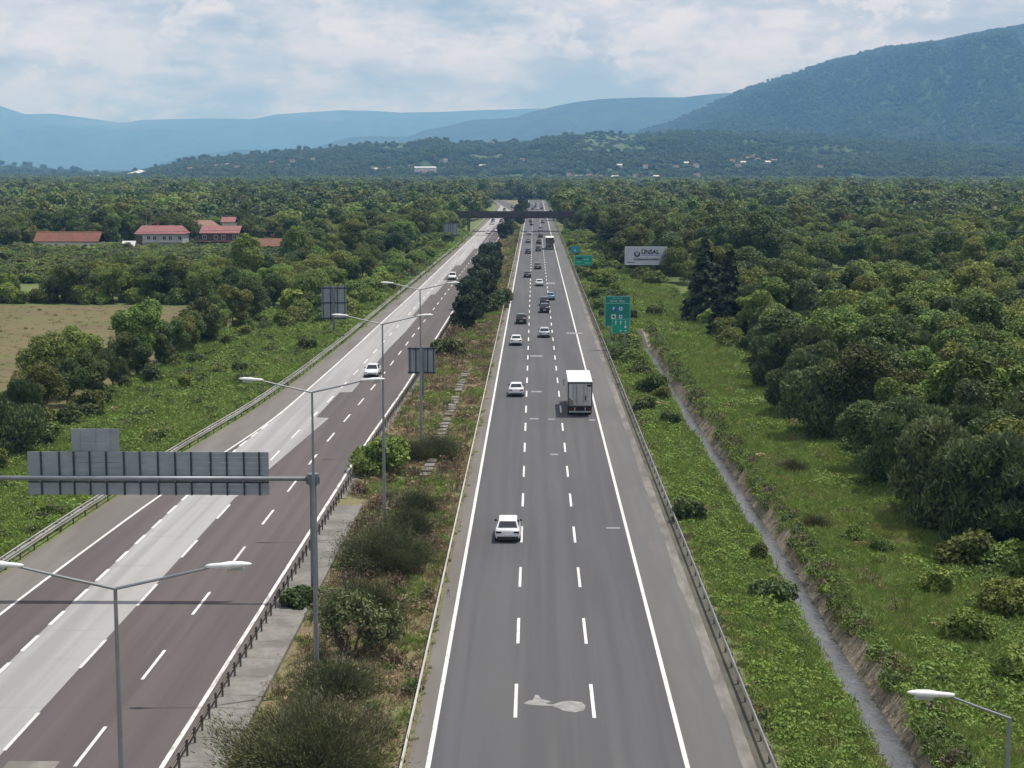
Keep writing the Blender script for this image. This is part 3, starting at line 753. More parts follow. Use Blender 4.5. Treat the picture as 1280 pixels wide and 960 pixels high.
# tuft meshes
def blade_tuft(seed, n, r, h, w, m, lean=.45):
    rng = np.random.default_rng(seed)
    p = np.stack([rng.normal(0, r * .5, n), rng.normal(0, r * .5, n), np.full(n, -.03)], 1)
    d = unit(np.stack([rng.normal(0, lean, n), rng.normal(0, lean, n), np.ones(n)], 1))
    s = h * rng.uniform(.55, 1.15, (n, 1))
    b = unit(np.cross(d, rng.normal(0, 1, (n, 3)))) * w
    mid = p + d * s * .55; tip = p + d * s + np.stack([d[:, 0], d[:, 1], -.25 * np.ones(n)], 1) * s * .35
    v = np.stack([p - b, p + b, mid + b * .8, tip, mid - b * .8], 1).reshape(-1, 3)
    return mesh_np('tuft', v, np.arange(n * 5).reshape(-1, 5), m)
def leaf_tuft(seed, n, r, h, size, m):
    rng = np.random.default_rng(seed)
    d = unit(rng.normal(0, 1, (n, 3)) * np.array([1, 1, .7]) + np.array([0, 0, .5]))
    p = d * rng.uniform(.4, 1, (n, 1)) * np.array([r, r, h]); p[:, 2] = np.abs(p[:, 2])
    v, f = leaves(rng, p, d, size, 1.2, 0, .6)
    return mesh_np('leafy', v, f, m)
def stalk_tuft(seed, n, r, h, m):
    rng = np.random.default_rng(seed); V = []
    for i in range(n):
        p = np.array([rng.normal(0, r * .5), rng.normal(0, r * .5), -.05]); d = np.array([rng.normal(0, .08), rng.normal(0, .08), 1]); s = h * rng.uniform(.6, 1.1)
        b = np.array([math.cos(i), math.sin(i), 0]) * .012
        V += [p - b, p + b, p + d * s + b * .5, p + d * s - b * .5]
        for k in range(3):
            q = p + d * s * rng.uniform(.4, .95); e = np.array([rng.normal(0, 1), rng.normal(0, 1), .8]) * .09
            c = np.cross(e, d) * .35
            V += [q - c * .3, q + e * .5 - c, q + e, q + e * .5 + c]
    V = np.array(V)
    return mesh_np('stalks', V, np.arange(len(V)).reshape(-1, 4), m)
lib('weeds', [blade_tuft(1, 34, .38, .42, .013, M['blade']), blade_tuft(2, 34, .42, .55, .014, M['blade']), blade_tuft(3, 30, .35, .40, .012, M['blade_dry']),
              leaf_tuft(4, 120, .5, .36, .11, M['vine']), leaf_tuft(5, 150, .62, .5, .12, M['vine']), leaf_tuft(6, 100, .45, .4, .11, M['leaf_mid']),
              leaf_tuft(7, 80, .5, .6, .15, M['leaf_dark']), blade_tuft(8, 30, .4, .38, .012, M['straw']), stalk_tuft(9, 16, .5, .9, M['stalk']), stalk_tuft(10, 12, .45, .6, M['straw'])])
# kinds: 0,1 green blades  2 half-dry  3,4 bramble  5 mid leaf  6 dark leaf  7 straw  8 dark stalks  9 straw stalks
def region_points(rng, x0f, x1f, y0, y1, dens, near=60):
    """points between two lines across the road, thinning with distance (each one standing larger)"""
    P = []; Sz = []
    y = y0
    while y < y1:
        st = 4.0
        a = float(fun(x0f)(y)); b = float(fun(x1f)(y))
        f = 1.0 if y < near * 2 else (near * 2 / y) ** 1.3
        n = rng.poisson(dens * f * (b - a) * st)
        px = rng.uniform(a, b, n); py = rng.uniform(y, y + st, n)
        P.append(np.stack([px, py], 1)); Sz.append(np.full(n, f ** -.42)); y += st
    P = np.concatenate(P); Sz = np.concatenate(Sz)
    return P, Sz
def on_ground(P): return np.column_stack([P, ground_h(P[:, 0], P[:, 1]) + .0])
def clump(P, f, s=0.0): return np.array([mnoise.noise(Vector((x * f + s, y * f, s))) for x, y in P])
rng = np.random.default_rng(77)
def choose(w, n): w = np.array(w, float); return rng.choice(len(w), n, p=w / w.sum())
# right meadow between canal and wood
P, S = region_points(rng, lambda y: 18.9 if y < 262 else 16.6, lambda y: 30.5 if y > 98 else 42, 52, 640, 7.5)
c1 = clump(P, .11); c2 = clump(P, .35, 9)
K = choose([7, 6, 8, .5, .3, .3, .02, .1, .0, .02], len(P))
br = (c1 > .22) | (P[:, 0] > 29) | ((P[:, 0] > 26) & (P[:, 1] < 96)); K[br] = choose([3, 3, .6, 3, 2, 1, .4, 0, 0, 0], br.sum())
dr = (c2 > .30) & ~br; K[dr] = choose([2, 2, 7, 0, 0, 0, 0, .5, .04, .1], dr.sum())
S = S * rng.uniform(.7, 1.35, len(P)) * (1 + .5 * np.maximum(0, c1) + .4 * np.maximum(0, c2))
scatter('meadow_grass', 'weeds', on_ground(P), S, 10, 'tall rough grass and weeds between the narrow canal and the wood', K, 1)
# bank top of the canal, both sides
P, S = region_points(rng, lambda y: canal_x(y) + 1.45, lambda y: canal_x(y) + 2.6, 50, CANAL_END, 8.0)
c1 = clump(P, .25, 3)
keep = (c1 > -.22) | (P[:, 0] > canal_x(P[:, 1]) + 1.9)
P = P[keep]; S = S[keep]
scatter('bank_weeds', 'weeds', on_ground(P), S * rng.uniform(.8, 1.3, len(P)), 10, 'dark weeds hanging over the sandy canal bank', choose([1.5, 1, 1, 2, 1, 2, 3, .3, .7, .1], len(P)), 2)
# strip between guardrail and canal
P, S = region_points(rng, 10.75, lambda y: canal_x(y) - .62, 50, 640, 7.5)
c1 = clump(P, .22, 5)
K = choose([6, 5.5, 2, 2.5, 2, 1, .1, .05, .01, .02], len(P)); d_ = c1 < -.18; K[d_] = choose([3, 3, 3, .6, .4, .8, .1, .3, .02, .04], d_.sum())
edge = P[:, 0] < 11.3; K[edge] = choose([2, 1, 3, .3, 0, .3, .2, 2, .3, .4], edge.sum()); S = np.where(edge, S * .7, S)
scatter('verge_weeds', 'weeds', on_ground(P), S * rng.uniform(.7, 1.4, len(P)) * (1 + .7 * np.maximum(0, c1)), 10, 'lush green weeds between the right guardrail and the canal', K, 3)
# left verge
P, S = region_points(rng, lambda y: -51.0 if y < 300 else -36.5, lambda y: xRailL(y) - .7, 84, 640, 6.0)
c1 = clump(P, .14, 15); c2 = clump(P, .4, 2)
K = choose([6, 6, 2.2, 2.4, 2.0, .8, .1, .02, 0, .02], len(P)); d_ = c1 < -.2; K[d_] = choose([4, 4, 2, .6, .6, .6, .3, .2, 0, 0], d_.sum())
dk = c2 > .34; K[dk] = choose([0, 0, 0, 1, 1, 2, 3, 0, .3, 0], dk.sum())
scatter('verge_weeds', 'weeds', on_ground(P), S * rng.uniform(.75, 1.4, len(P)) * (1.1 + 1.0 * np.maximum(0, c1)), 10, 'bright green brambles and grass on the left verge', K, 4)
# median
P, S = region_points(rng, lambda y: xR(y) + (3.1 if y < zD(126) else 1.3), -5.95, 48, 720, 6.0)
c1 = clump(P, .16, 21); c2 = clump(P, .45, 8)
K = choose([.5, .3, 4, .1, .05, .2, .1, 5, .7, 1.4], len(P)); g_ = c1 > .14; K[g_] = choose([3, 2, 4, .5, .3, .5, .2, .8, .1, .3], g_.sum())
st_ = (c2 > .30) & (P[:, 1] < 150); K[st_] = choose([0, 0, .3, 0, 0, 0, .3, 1, 4, 1.5], st_.sum())
keep = rng.random(len(P)) < np.where(g_, 1, .8); keep &= ~((np.abs(P[:, 0] + 9.2 - .012 * (P[:, 1] - 150)) < .45) & (P[:, 1] > 130) & (P[:, 1] < 210) & (rng.random(len(P)) < .8))
P, S, K = P[keep], S[keep], K[keep]
scatter('median_weeds', 'weeds', on_ground(P), S * rng.uniform(.65, 1.2, len(P)), 10, 'dry straw coloured grass and dead stalks on the median', K, 5)
# weeds at the foot of the median guardrail
P, S = region_points(rng, -5.62, -5.30, 50, 300, 5.0)
keep = clump(P, .3, 4) > .0
P, S = P[keep], S[keep]
scatter('kerb_weeds', 'weeds', on_ground(P), S * .42, 10, 'small weeds growing in the crack along the median guardrail', choose([3, 0, 2, 3, 0, 3, 0, 1, 0, 0], len(P)), 6)
# field stubble
Pf = np.stack([rng.uniform(-300, -53, 5200), rng.uniform(160, 312, 5200)], 1)
scatter('field_weeds', 'weeds', on_ground(Pf), rng.uniform(.5, 1.3, len(Pf)) * 1.1, 10, 'sparse dry weeds over the brown field', choose([1, 0, 3, .1, 0, .2, .1, 4, 0, 0], len(Pf)), 7)
Pf = np.stack([rng.uniform(59, 99, 3800), rng.uniform(334, 393, 3800)], 1)
scatter('reeds', 'weeds', on_ground(Pf), rng.uniform(1.5, 3.4, len(Pf)), 10, 'yellowish reeds in the clearing inside the right wood', choose([0, 1, 4, 0, 0, .3, 0, 4, .4, 2], len(Pf)), 8)
# ------------------------------------------------------------------ single trees
random.seed(11); rng = np.random.default_rng(11)
def XY(px, py): p = place(px, py); return p.x, p.y
ROW = [(2, 570, 'olive3', .95, 'yellowish green leafy tree at the left edge of the photo, nearest of the hedgerow'),
 (52, 524, 'oak1', .74, 'low round dark green tree at the near end of the hedgerow beside the brown field'),
 (60, 500, 'oak1', .92, 'round topped tree behind the low dark one, first tall crown of the hedgerow'),
 (112, 497, 'dark1', .72, 'dark tree between the two round crowns at the near end of the hedgerow'),
 (104, 482, 'oak2', .92, 'bright topped round tree second among the tall crowns of the hedgerow'),
 (142, 486, 'olive2', .78, 'grey green tree leaning out of the hedgerow over the bramble verge'),
 (178, 462, 'oak2', 1.16, 'tallest ragged topped tree in the middle of the hedgerow by the field'),
 (205, 461, 'poplar2', .66, 'narrow pale leaved tree just beyond the tallest hedgerow tree'),
 (172, 474, 'dark2', .6, 'small dark tree at the foot of the tallest hedgerow tree'),
 (228, 443, 'oak1', .68, 'short round tree in the far half of the hedgerow'),
 (250, 432, 'dark1', .88, 'dark bushy tree in the far half of the hedgerow, before the last two'),
 (272, 424, 'dark2', .74, 'dark upright tree third from the far end of the hedgerow'),
 (84, 508, 'dark1', .66, 'dark low tree below the round crowns, facing the bramble verge'),
 (30, 536, 'olive2', .82, 'grey green tree between the yellowish one and the first round crown of the hedgerow'),
 (158, 470, 'dark1', .70, 'dark tree filling the gap before the tallest ragged topped tree'),
 (214, 452, 'oak2', .74, 'mid green tree just past the tallest one in the hedgerow'),
 (238, 441, 'dark1', .74, 'dark tree between the short round one and the bushy one in the hedgerow'),
 (262, 430, 'oak1', .72, 'mid green round tree among the dark far trees of the hedgerow'),
 (292, 414, 'oak2', .98, 'deep green tree next to last at the far end of the hedgerow'),
 (312, 402, 'dark1', .95, 'dark round tree at the far corner of the brown field')]
for (a, b, k, s, lb) in ROW:
    x, y = XY(a, b); put(k, x, y, s * .94, sxy=.92, label=lb, group='trees of the hedgerow beside the brown field')
for (a, b, k, s, lb) in [(880, 404, 'conifer1', 1.34, 'tall dark conifer nearest the billboard at the wood edge'),
                         (911, 421, 'conifer2', 1.42, 'tall dark conifer right of its twin, at the wood edge'),
                         (896, 398, 'conifer2', 1.0, 'shorter conifer half hidden between the two tall dark ones')]:
    x, y = XY(a, b); put(k, x, y, s, sxy=1.12, label=lb, name='conifer_tree', group='dark conifers at the wood edge')
for (a, b, k, s, sx, lb) in [(1232, 402, 'bright2', 1.25, 1.1, 'broad pale green round crowned tree high in the right wood'),
                         (1262, 640, 'bright1', .95, 1.0, 'bright green tree top lit among the dark trees at the right edge'),
                         (1192, 655, 'olive3', 1.15, 1.05, 'wide grey green tree at the lower right front of the wood'),
                         (1130, 610, 'olive1', 1.0, 1.1, 'grey green wispy tree beside the grass, middle of the wood front'),
                         (1085, 590, 'dark1', .72, 1.0, 'small dark tree with a pale sprig at the grass edge'),
                         (1040, 548, 'olive3', 1.1, 1.0, 'dark olive spreading tree over the grass, left of centre of the wood front'),
                         (1002, 520, 'olive2', 1.0, 1.1, 'dark feathery tree at the bend of the wood front'),
                         (965, 487, 'olive1', .9, 1.0, 'feathery tree at the narrow end of the wood front'),
                         (1250, 690, 'olive1', 1.1, 1.1, 'dark drooping tree nearest the camera at the right edge')]:
    x, y = XY(a, b); put(k, x, y, s, sxy=sx, label=lb, group='trees at the front of the right wood')
TREES = []
KWORDS = {'oak': 'round crowned mid green', 'dark': 'dark green', 'bright': 'pale bright green', 'poplar': 'slender upright', 'olive': 'feathery grey green', 'bush1': 'bright round', 'bush2': 'low mid green', 'bush3': 'small dark', 'bush4': 'large pale green', 'bush5': 'flat dark', 'hazel': 'tall leafy'}
def free(x, y, d, L_):
    for (a, b) in L_:
        if (a - x) ** 2 + (b - y) ** 2 < d * d: return False
    return True
def fill(n, xf0, xf1, y0, y1, dmin, keys, sc, label, group, cond=None, name='tree', cat='tree', seed=0, tries=60):
    r = random.Random(seed); k = 0; t = 0
    while k < n and t < n * tries:
        t += 1
        y = r.uniform(y0 ** .7, y1 ** .7) ** (1 / .7)
        a = float(fun(xf0)(y)); b = float(fun(xf1)(y))
        if b <= a: continue
        x = r.uniform(a, b)
        if cond and not cond(x, y): continue
        if not free(x, y, dmin, TREES): continue
        TREES.append((x, y)); k += 1
        kk = keys(x, y, r) if callable(keys) else r.choice(keys)
        lb_ = label
        for a_, b_ in KWORDS.items():
            if kk.startswith(a_): lb_ = b_ + ' ' + label[label.index(name):]
        ty = (y - y0) / (y1 - y0); tx = (x - a) / (b - a)
        if y1 - y0 > 60: lb_ += ', ' + ('near' if ty < .33 else 'middle' if ty < .66 else 'far') + ' part'
        if n >= 20 and b - a > 8: lb_ += ', ' + ('left' if tx < .33 else 'centre' if tx < .66 else 'right')
        put(kk, x, y, r.uniform(*sc), label=lb_, group=group, name=name, cat=cat, sxy=r.uniform(.9, 1.15), rz=r.uniform(0, 6.28))
    return k
def frame_r(y): return .318 * y + 6
def frame_l(y): return -.352 * y - 6
def board_free(x, y): return y > 374 or y < 225 or x > .083 * y + 4.5
def board_view(x, y): return 300 < y < 376 and 14 < x < 33
def in_reed(x, y): return (57 < x < 101 and 322 < y < 396) or (44 < x < 56 and 338 < y < 402)
def wkeys(x, y, r):
    if x < 36 and y < 250: return r.choice(['olive1', 'olive2', 'olive3', 'olive1', 'dark1', 'oak2'])
    if y < 330: return r.choice(['poplar1', 'poplar2', 'poplar1', 'oak1', 'oak2', 'bright1', 'olive1', 'dark2', 'oak3'])
    return r.choice(['oak1', 'oak3', 'dark1', 'dark2', 'oak2', 'bright2'])
n1 = fill(185, lambda y: 31.5 + (3.5 if y < 112 else 0), frame_r, 100, 318, 5.2, wkeys, (.78, 1.12), 'leafy green tree standing in the wood right of the canal', 'trees in the wood right of the canal', cond=lambda x, y: not in_reed(x, y) and board_free(x, y), seed=1)
n2 = fill(22, lambda y: -99, lambda y: -60, 319, 331, 4.2, ['dark1', 'oak2', 'dark2', 'oak3', 'oak1', 'bright1'], (.7, .95), 'leafy tree along the far edge of the brown field', 'trees along the far edge of the brown field', seed=2)
n3 = fill(60, frame_l, lambda y: xRailL(y) - 14, 300, 430, 6.0, ['oak1', 'oak2', 'oak3', 'bright1', 'bright2', 'dark1'], (.60, .88), 'leafy tree in the thicket left of the road', 'trees in the thicket left of the road beyond the field',
          cond=lambda x, y: not (x < -66 and y > 385) and not (x < -100 and 326 < y < 410) and not (x < -52 and y < 318), seed=3)
print('single trees', n1, n2, n3)
# bushes
def bushes(L_):
    for (a, b, k, s, nm, lb) in L_:
        x, y = XY(a, b); put(k, x, y, s, label=lb, name=nm, cat='bush'); TREES.append((x, y))
bushes([(800, 353, 'bush4', 1.25, 'leafy_bush', 'bright bush under the left leg of the billboard'),
 (819, 357, 'bush4', 1.15, 'leafy_bush', 'bright bush under the right leg of the billboard'),
 (392, 985, 'broom1', 1.38, 'broom_shrub', 'big dark broom shrub on the median hiding the foot of the nearest lamp post'),
 (340, 985, 'broom3', .95, 'broom_shrub', 'low brownish broom shrub left of the big one, beside the concrete ledge'),
 (352, 935, 'broom3', 1.0, 'broom_shrub', 'brown low broom between the concrete ledge and the big dark shrub'),
 (418, 870, 'broom3', 1.15, 'broom_shrub', 'brown dried broom behind the big dark shrub on the median'),
 (486, 712, 'broom1', 1.15, 'broom_shrub', 'large grey olive broom shrub in the middle of the median'),
 (450, 705, 'broom3', 1.0, 'broom_shrub', 'small broom left of the large grey olive one, by the ledge'),
 (520, 640, 'broom3', 1.0, 'broom_shrub', 'small dull broom by the right guardrail beyond the large one'),
 (512, 672, 'broom2', .95, 'broom_shrub', 'broom shrub behind the large olive one on the median'),
 (455, 770, 'broom3', 1.3, 'broom_shrub', 'small bluish broom right of the bare thorn tree'),
 (375, 757, 'bush5', .85, 'small_bush', 'small round green bush growing on the concrete ledge by the guardrail'),
 (474, 592, 'bush2', 1.6, 'leafy_bush', 'mid green leafy bush on the median touching the left guardrail'),
 (458, 594, 'bush2', .9, 'leafy_bush', 'lower left half of the leafy green clump at the guardrail'),
 (545, 572, 'broom3', 1.25, 'low_shrub', 'flat dull green shrub across the median behind the bright bush'),
 (516, 576, 'broom3', 1.1, 'low_shrub', 'dull green shrub at the foot of the fourth lamp post'),
 (560, 444, 'bush5', 1.7, 'dark_bush', 'low dark green bush on the median by the left guardrail'),
 (575, 446, 'bush3', .7, 'dark_bush', 'small dark bush right behind the low one on the median'),
 (862, 652, 'bush3', .95, 'dark_bush', 'lone dark round bush between the right guardrail and the canal'),
 (948, 700, 'bush3', .62, 'small_bush', 'small dark bush hanging over the canal, nearer one'),
 (966, 752, 'bush5', 1.0, 'small_bush', 'dark creeping bush covering the left side of the canal'),
 (806, 516, 'bush3', .9, 'dark_bush', 'dark round bush in the weeds beside the guardrail bend'),
 (838, 533, 'bush3', .8, 'dark_bush', 'dark upright bush on the left bank of the canal'),
 (800, 470, 'bush5', 1.0, 'small_bush', 'dark green bush left of where the canal comes into view'),
 (1210, 800, 'bush4', .62, 'leafy_bush', 'bright leafy bush bordering the wood in the lower right'),
 (1262, 770, 'bush4', .75, 'leafy_bush', 'bright leafy bush at the right edge under the dark trees'),
 (1175, 742, 'bush1', .75, 'leafy_bush', 'leafy bush at the left end of the bright border'),
 (1275, 850, 'bush2', .9, 'leafy_bush', 'leafy bush at the right edge above the corner lamp'),
 (1065, 678, 'bush1', .55, 'small_bush', 'pale green young bush at the foot of the wood'),
 (1100, 690, 'bush2', .55, 'small_bush', 'low bush beside the pale young one at the foot of the wood'),
 (1018, 660, 'broom3', .6, 'weed_clump', 'reddish brown dead clump in the right meadow, nearer one'),
 (990, 590, 'broom3', .7, 'weed_clump', 'reddish brown dead clump in the right meadow, farther one'),
 (128, 508, 'bush3', .9, 'dark_bush', 'small dark bush standing out in the left verge brambles'),
 (232, 487, 'hazel', .62, 'sapling', 'thin upright sapling in the left verge'),
 (300, 468, 'bush3', .9, 'dark_bush', 'dark bush in the verge left of the second lamp head'),
 (385, 440, 'bush3', 1.1, 'dark_bush', 'dark bush left of the sign seen from behind'),
 (392, 392, 'bush3', 2.0, 'dark_bush', 'large dark bush just behind the tall sign seen from behind')])
x, y = XY(436, 822); put('thorn', x, y, 1.12, rz=.2, label='bare twisted thorn tree on the median between the broom shrubs', name='thorn_tree')
# dark pines on the median
PN = [(583, 412, 'pine1', .92), (598, 400, 'pine2', .95), (590, 388, 'pine1', 1.0), (604, 378, 'pine1', 1.05), (597, 368, 'pine2', 1.05), (612, 392, 'bush3', 1.5), (622, 386, 'bush3', 1.7), (610, 360, 'pine1', 1.1), (605, 350, 'pine1', 1.0),
      (618, 348, 'pine2', 1.1), (612, 338, 'pine1', 1.15), (619, 330, 'pine2', 1.05), (627, 380, 'bush2', 1.5)]
side = ['leftmost and nearest', 'right of the nearest', 'second from the near end', 'third from the near end', 'fourth from the near end', '', '', 'in the middle', 'past the middle', 'right of the middle', 'in the far half', 'next to last', '']
for i, (a, b, k, s) in enumerate(PN):
    x, y = XY(a, b); b_ = k.startswith('bush')
    lb = 'dark rounded pine in the median thicket, %s' % side[i] if not b_ else {5: 'green bush among the median pines', 6: 'green bush in front of the median pines touching the right guardrail', 12: 'low mid green bush by the guardrail beside the median pines'}[i]
    put(k, x, y, s, label=lb, name='leafy_bush' if b_ else 'pine_tree', cat='bush' if b_ else 'tree', group=None if b_ else 'dark pines on the median')
for i, z in enumerate([585, 615, 645, 690, 730, 780, 830, 890, 960, 1030, 1100]):
    y = zD(z); x = float(xR(y)) + 2.3 + (i % 3) * .8 + (2 if z > 700 else 0)
    put(['pine1', 'pine2', 'dark1'][i % 3], x, y, (1.0, 1.1, .62)[i % 3] * (1 if z < 700 else 1.3), label='dark tree in the far line of median trees, between the carriageways', name='median_tree', group='far median trees')
fill(46, 11.6, lambda y: 14.5 if y < 262 else 24, 170, 640, 2.6, ['bush1', 'bush2', 'bush4', 'bush3', 'bush4', 'hazel'], (.7, 1.25), 'green bush on the right verge beyond the canal', 'bushes on the right verge', name='bush', cat='bush', seed=8,
     cond=lambda x, y: (abs(x - 16.9) > 1.6 or y > 262) and not board_view(x, y))
fill(22, 33, 60, 386, 470, 5.2, ['oak1', 'oak2', 'dark1', 'dark2', 'oak3'], (1.45, 1.85), 'tall tree in the stand right of the billboard', 'tall trees right of the billboard', seed=28, cond=lambda x, y: x > .083 * y + 6)
fill(44, 11.8, lambda y: 13.5 + y * .012, 275, 640, 2.2, ['bush1', 'bush4', 'bush2', 'bush3', 'hazel'], (.8, 1.35), 'bush right behind the guardrail on the right verge', 'bushes behind the right guardrail', name='bush', cat='bush', seed=31)
fill(26, 19, 40, 385, 640, 4.6, ['oak1', 'oak2', 'dark1', 'dark2', 'poplar1', 'oak3'], (1.15, 1.6), 'tall tree in the stand behind the billboard', 'tall trees behind the billboard', seed=18)
fill(16, -64, -34, 560, 720, 5, ['oak1', 'oak2', 'dark1', 'poplar1'], (1.0, 1.35), 'tree beside the left end of the bridge', 'trees beside the left end of the bridge', seed=19, cond=lambda x, y: x < xRailL(y) - 7)
fill(12, 19, 40, 640, 720, 4.5, ['oak1', 'oak2', 'dark1', 'poplar1'], (1.0, 1.35), 'tree beside the right end of the bridge', 'trees beside the right end of the bridge', seed=20)
fill(34, lambda y: -126, lambda y: -58, 316.5, 322, 2.6, ['bush4', 'bush3', 'bush2', 'bush4', 'bush1'], (.9, 1.4), 'bush along the far edge of the brown field', 'bushes along the far edge of the brown field', name='bush', cat='bush', seed=21)
fill(30, lambda y: -51.5, lambda y: -46.5, 128, 285, 2.0, ['bush3', 'bush2', 'bush3', 'bush5'], (.7, 1.25), 'bush at the foot of the hedgerow', 'bushes at the foot of the hedgerow', name='bush', cat='bush', seed=22)
fill(90, lambda y: xRailL(y) - 14 if y > 300 else -46.5, lambda y: xRailL(y) - 2.6, 262, 640, 2.4, ['hazel', 'bush4', 'bush1', 'bush4', 'bush2'], (.8, 1.5), 'bright green bush on the left verge beside the guardrail', 'bushes on the left verge', name='bush', cat='bush', seed=9,
     cond=lambda x, y: y > 270 or random.random() < .25)
fill(30, 29.0, lambda y: 33, 99, 330, 2.2, ['bush2', 'bush3', 'bush5', 'bush4'], (.8, 1.3), 'bush at the foot of the right wood', 'bushes at the foot of the right wood', name='bush', cat='bush', seed=12)
# ------------------------------------------------------------------ forest mass on the valley floor and on the hills
def lowtree(seed, R_, H, n, size, m, squash=1.0):
    r_ = np.random.default_rng(seed)
    c, r = lobes(r_, R_, H, H * .52, H * .40, 13, R_ * .48)
    p, d = lobe_points(r_, c, r, n)
    v, f = leaves(r_, p, d, size, 1.1, 0, .55)
    return mesh_np('forest_tree', v, f, m)
lib('forest', [lowtree(60, 4.4, 9, 1500, .95, M['leaf_mid']), lowtree(61, 3.8, 8.5, 1300, .95, M['leaf_mid']), lowtree(62, 4.8, 9.5, 1500, 1.0, M['leaf_dark']),
               lowtree(63, 4.0, 8, 1300, .95, M['leaf_bright']), lowtree(64, 2.6, 11, 1200, .85, M['leaf_mid']), lowtree(65, 5.2, 8.5, 1500, 1.0, M['leaf_dark']), lowtree(66, 4.2, 8.8, 1300, .95, M['leaf_olive'])])
lib('forestnear', [PROTO[k][0] for k in ('oak1', 'oak2', 'dark1', 'bright1', 'poplar1', 'dark2', 'oak3')])
lib('hilltree', [lowtree(70, 8, 13, 420, 2.7, M['leaf_far']), lowtree(71, 9, 12, 420, 2.8, M['leaf_far_dark']), lowtree(72, 7, 14, 380, 2.6, M['leaf_far'])])
CLEAR = []      # (x0, x1, y0, y1) kept free for houses and open ground
HOUSE_CLEAR = [(-172, -128, 404, 530), (-142, -90, 372, 540), (-118, -70, 372, 565)]
def forest_points(y0, y1, sp, seed):
    r_ = np.random.default_rng(seed); out = []
    y = y0
    while y < y1:
        a = -.50 * y - 40; b = .45 * y + 40
        n = int((b - a) / sp)
        xx = a + (np.arange(n) + r_.uniform(0, 1, n)) * (b - a) / n
        yy = y + r_.uniform(0, sp * 1.1, n)
        out.append(np.stack([xx, yy], 1)); y += sp
    P = np.concatenate(out)
    x, y = P[:, 0], P[:, 1]
    keep = ~((x > xRailL(np.minimum(y, 1340)) - np.where(y < 640, 15, 7)) & (x < np.where(y < 330, 33, np.where(y < 640, 25, 15))) & (y < 1375))
    keep &= ~((x < -53) & (y < 318)); keep &= ~((x < -100) & (y > 326) & (y < 412))
    keep &= ~((x > 57) & (x < 101) & (y > 322) & (y < 396)); keep &= ~((x > 44) & (x < 56) & (y > 338) & (y < 402))
    keep &= (y > 374) | (y < 225) | (x < 0) | (x > .083 * y + 4.5)
    for (a, b, c, d) in HOUSE_CLEAR + CLEAR: keep &= ~((x > a) & (x < b) & (y > c) & (y < d))
    return P[keep]
CLEAR += [(96, 156, 830, 1010), (205, 240, 700, 800), (98, 200, 1560, 1905), (-250, -200, 930, 1020), (-1020, -900, 3200, 3600), (-54, -36, 350, 378)]
def drop_near(P, d):
    T = np.array(TREES)
    keep = np.ones(len(P), bool)
    for i in range(0, len(P), 2000):
        q = P[i:i + 2000]
        keep[i:i + 2000] = ((q[:, None, :] - T[None]) ** 2).sum(-1).min(1) > d * d
    return P[keep]
P1 = drop_near(forest_points(300, 800, 7.8, 1), 5.6)
P1b = drop_near(forest_points(200, 300, 6.4, 5), 5.0); P1b = P1b[(P1b[:, 0] > 40)]
P2 = forest_points(800, 1600, 9.6, 2)
P3 = forest_points(1600, 3100, 13.0, 3)
FP = np.concatenate([P1, P1b, P2, P3])
g = np.array([mnoise.noise(Vector((x * .012, y * .006, 2))) for x, y in FP])
g2 = np.array([mnoise.noise(Vector((x * .03, y * .02, 7))) for x, y in FP])
fr = np.random.default_rng(8)
open_ = (g2 > .31) & (FP[:, 1] > 430) & (fr.random(len(FP)) < .85)
FP = FP[~open_]; g = g[~open_]
kinds = np.where(g > .12, fr.choice([3, 0, 1, 4, 3], len(FP)), np.where(g < -.12, fr.choice([2, 5, 6, 2, 4], len(FP)), fr.choice([0, 1, 2, 4, 6], len(FP))))
S = (.62 + .85 * fr.random(len(FP)) ** 1.6) * np.where(FP[:, 1] > 1600, 1.45, np.where(FP[:, 1] > 800, 1.12, .9))
S = np.column_stack([S * fr.uniform(.9, 1.2, len(FP)), S * fr.uniform(.9, 1.2, len(FP)), S * np.where(FP[:, 1] > 1600, .72, fr.uniform(.85, 1.15, len(FP)))])
FPz = np.column_stack([FP, ground_h(FP[:, 0], FP[:, 1])])
nr = FPz[:, 1] < 620
scatter('near_forest', 'forestnear', FPz[nr], S[nr], 7, 'deciduous wood on both sides of the road before the bridge', kinds[nr], 9, tilt=.05)
scatter('valley_forest', 'forest', FPz[~nr], S[~nr], 7, 'deciduous forest spreading over the valley floor to the foot of the hills', kinds[~nr], 9, tilt=.05)
print('forest', len(FP))
def hill_points(V, n, t0, t1, seed, u0=60, u1=1400, dens=None):
    r_ = np.random.default_rng(seed)
    nt, nu, _ = V.shape
    a = r_.uniform(t0, t1, n); b = r_.uniform(0, nu - 1.001, n)
    i = a.astype(int); j = b.astype(int); fa = (a - i)[:, None]; fb = (b - j)[:, None]
    P = (V[i, j] * (1 - fa) * (1 - fb) + V[i + 1, j] * fa * (1 - fb) + V[i, j + 1] * (1 - fa) * fb + V[i + 1, j + 1] * fa * fb)
    u = P[:, 0] / P[:, 1] * FPX + 668
    return P[(u > u0) & (u < u1) & (P[:, 2] > -1.5)]
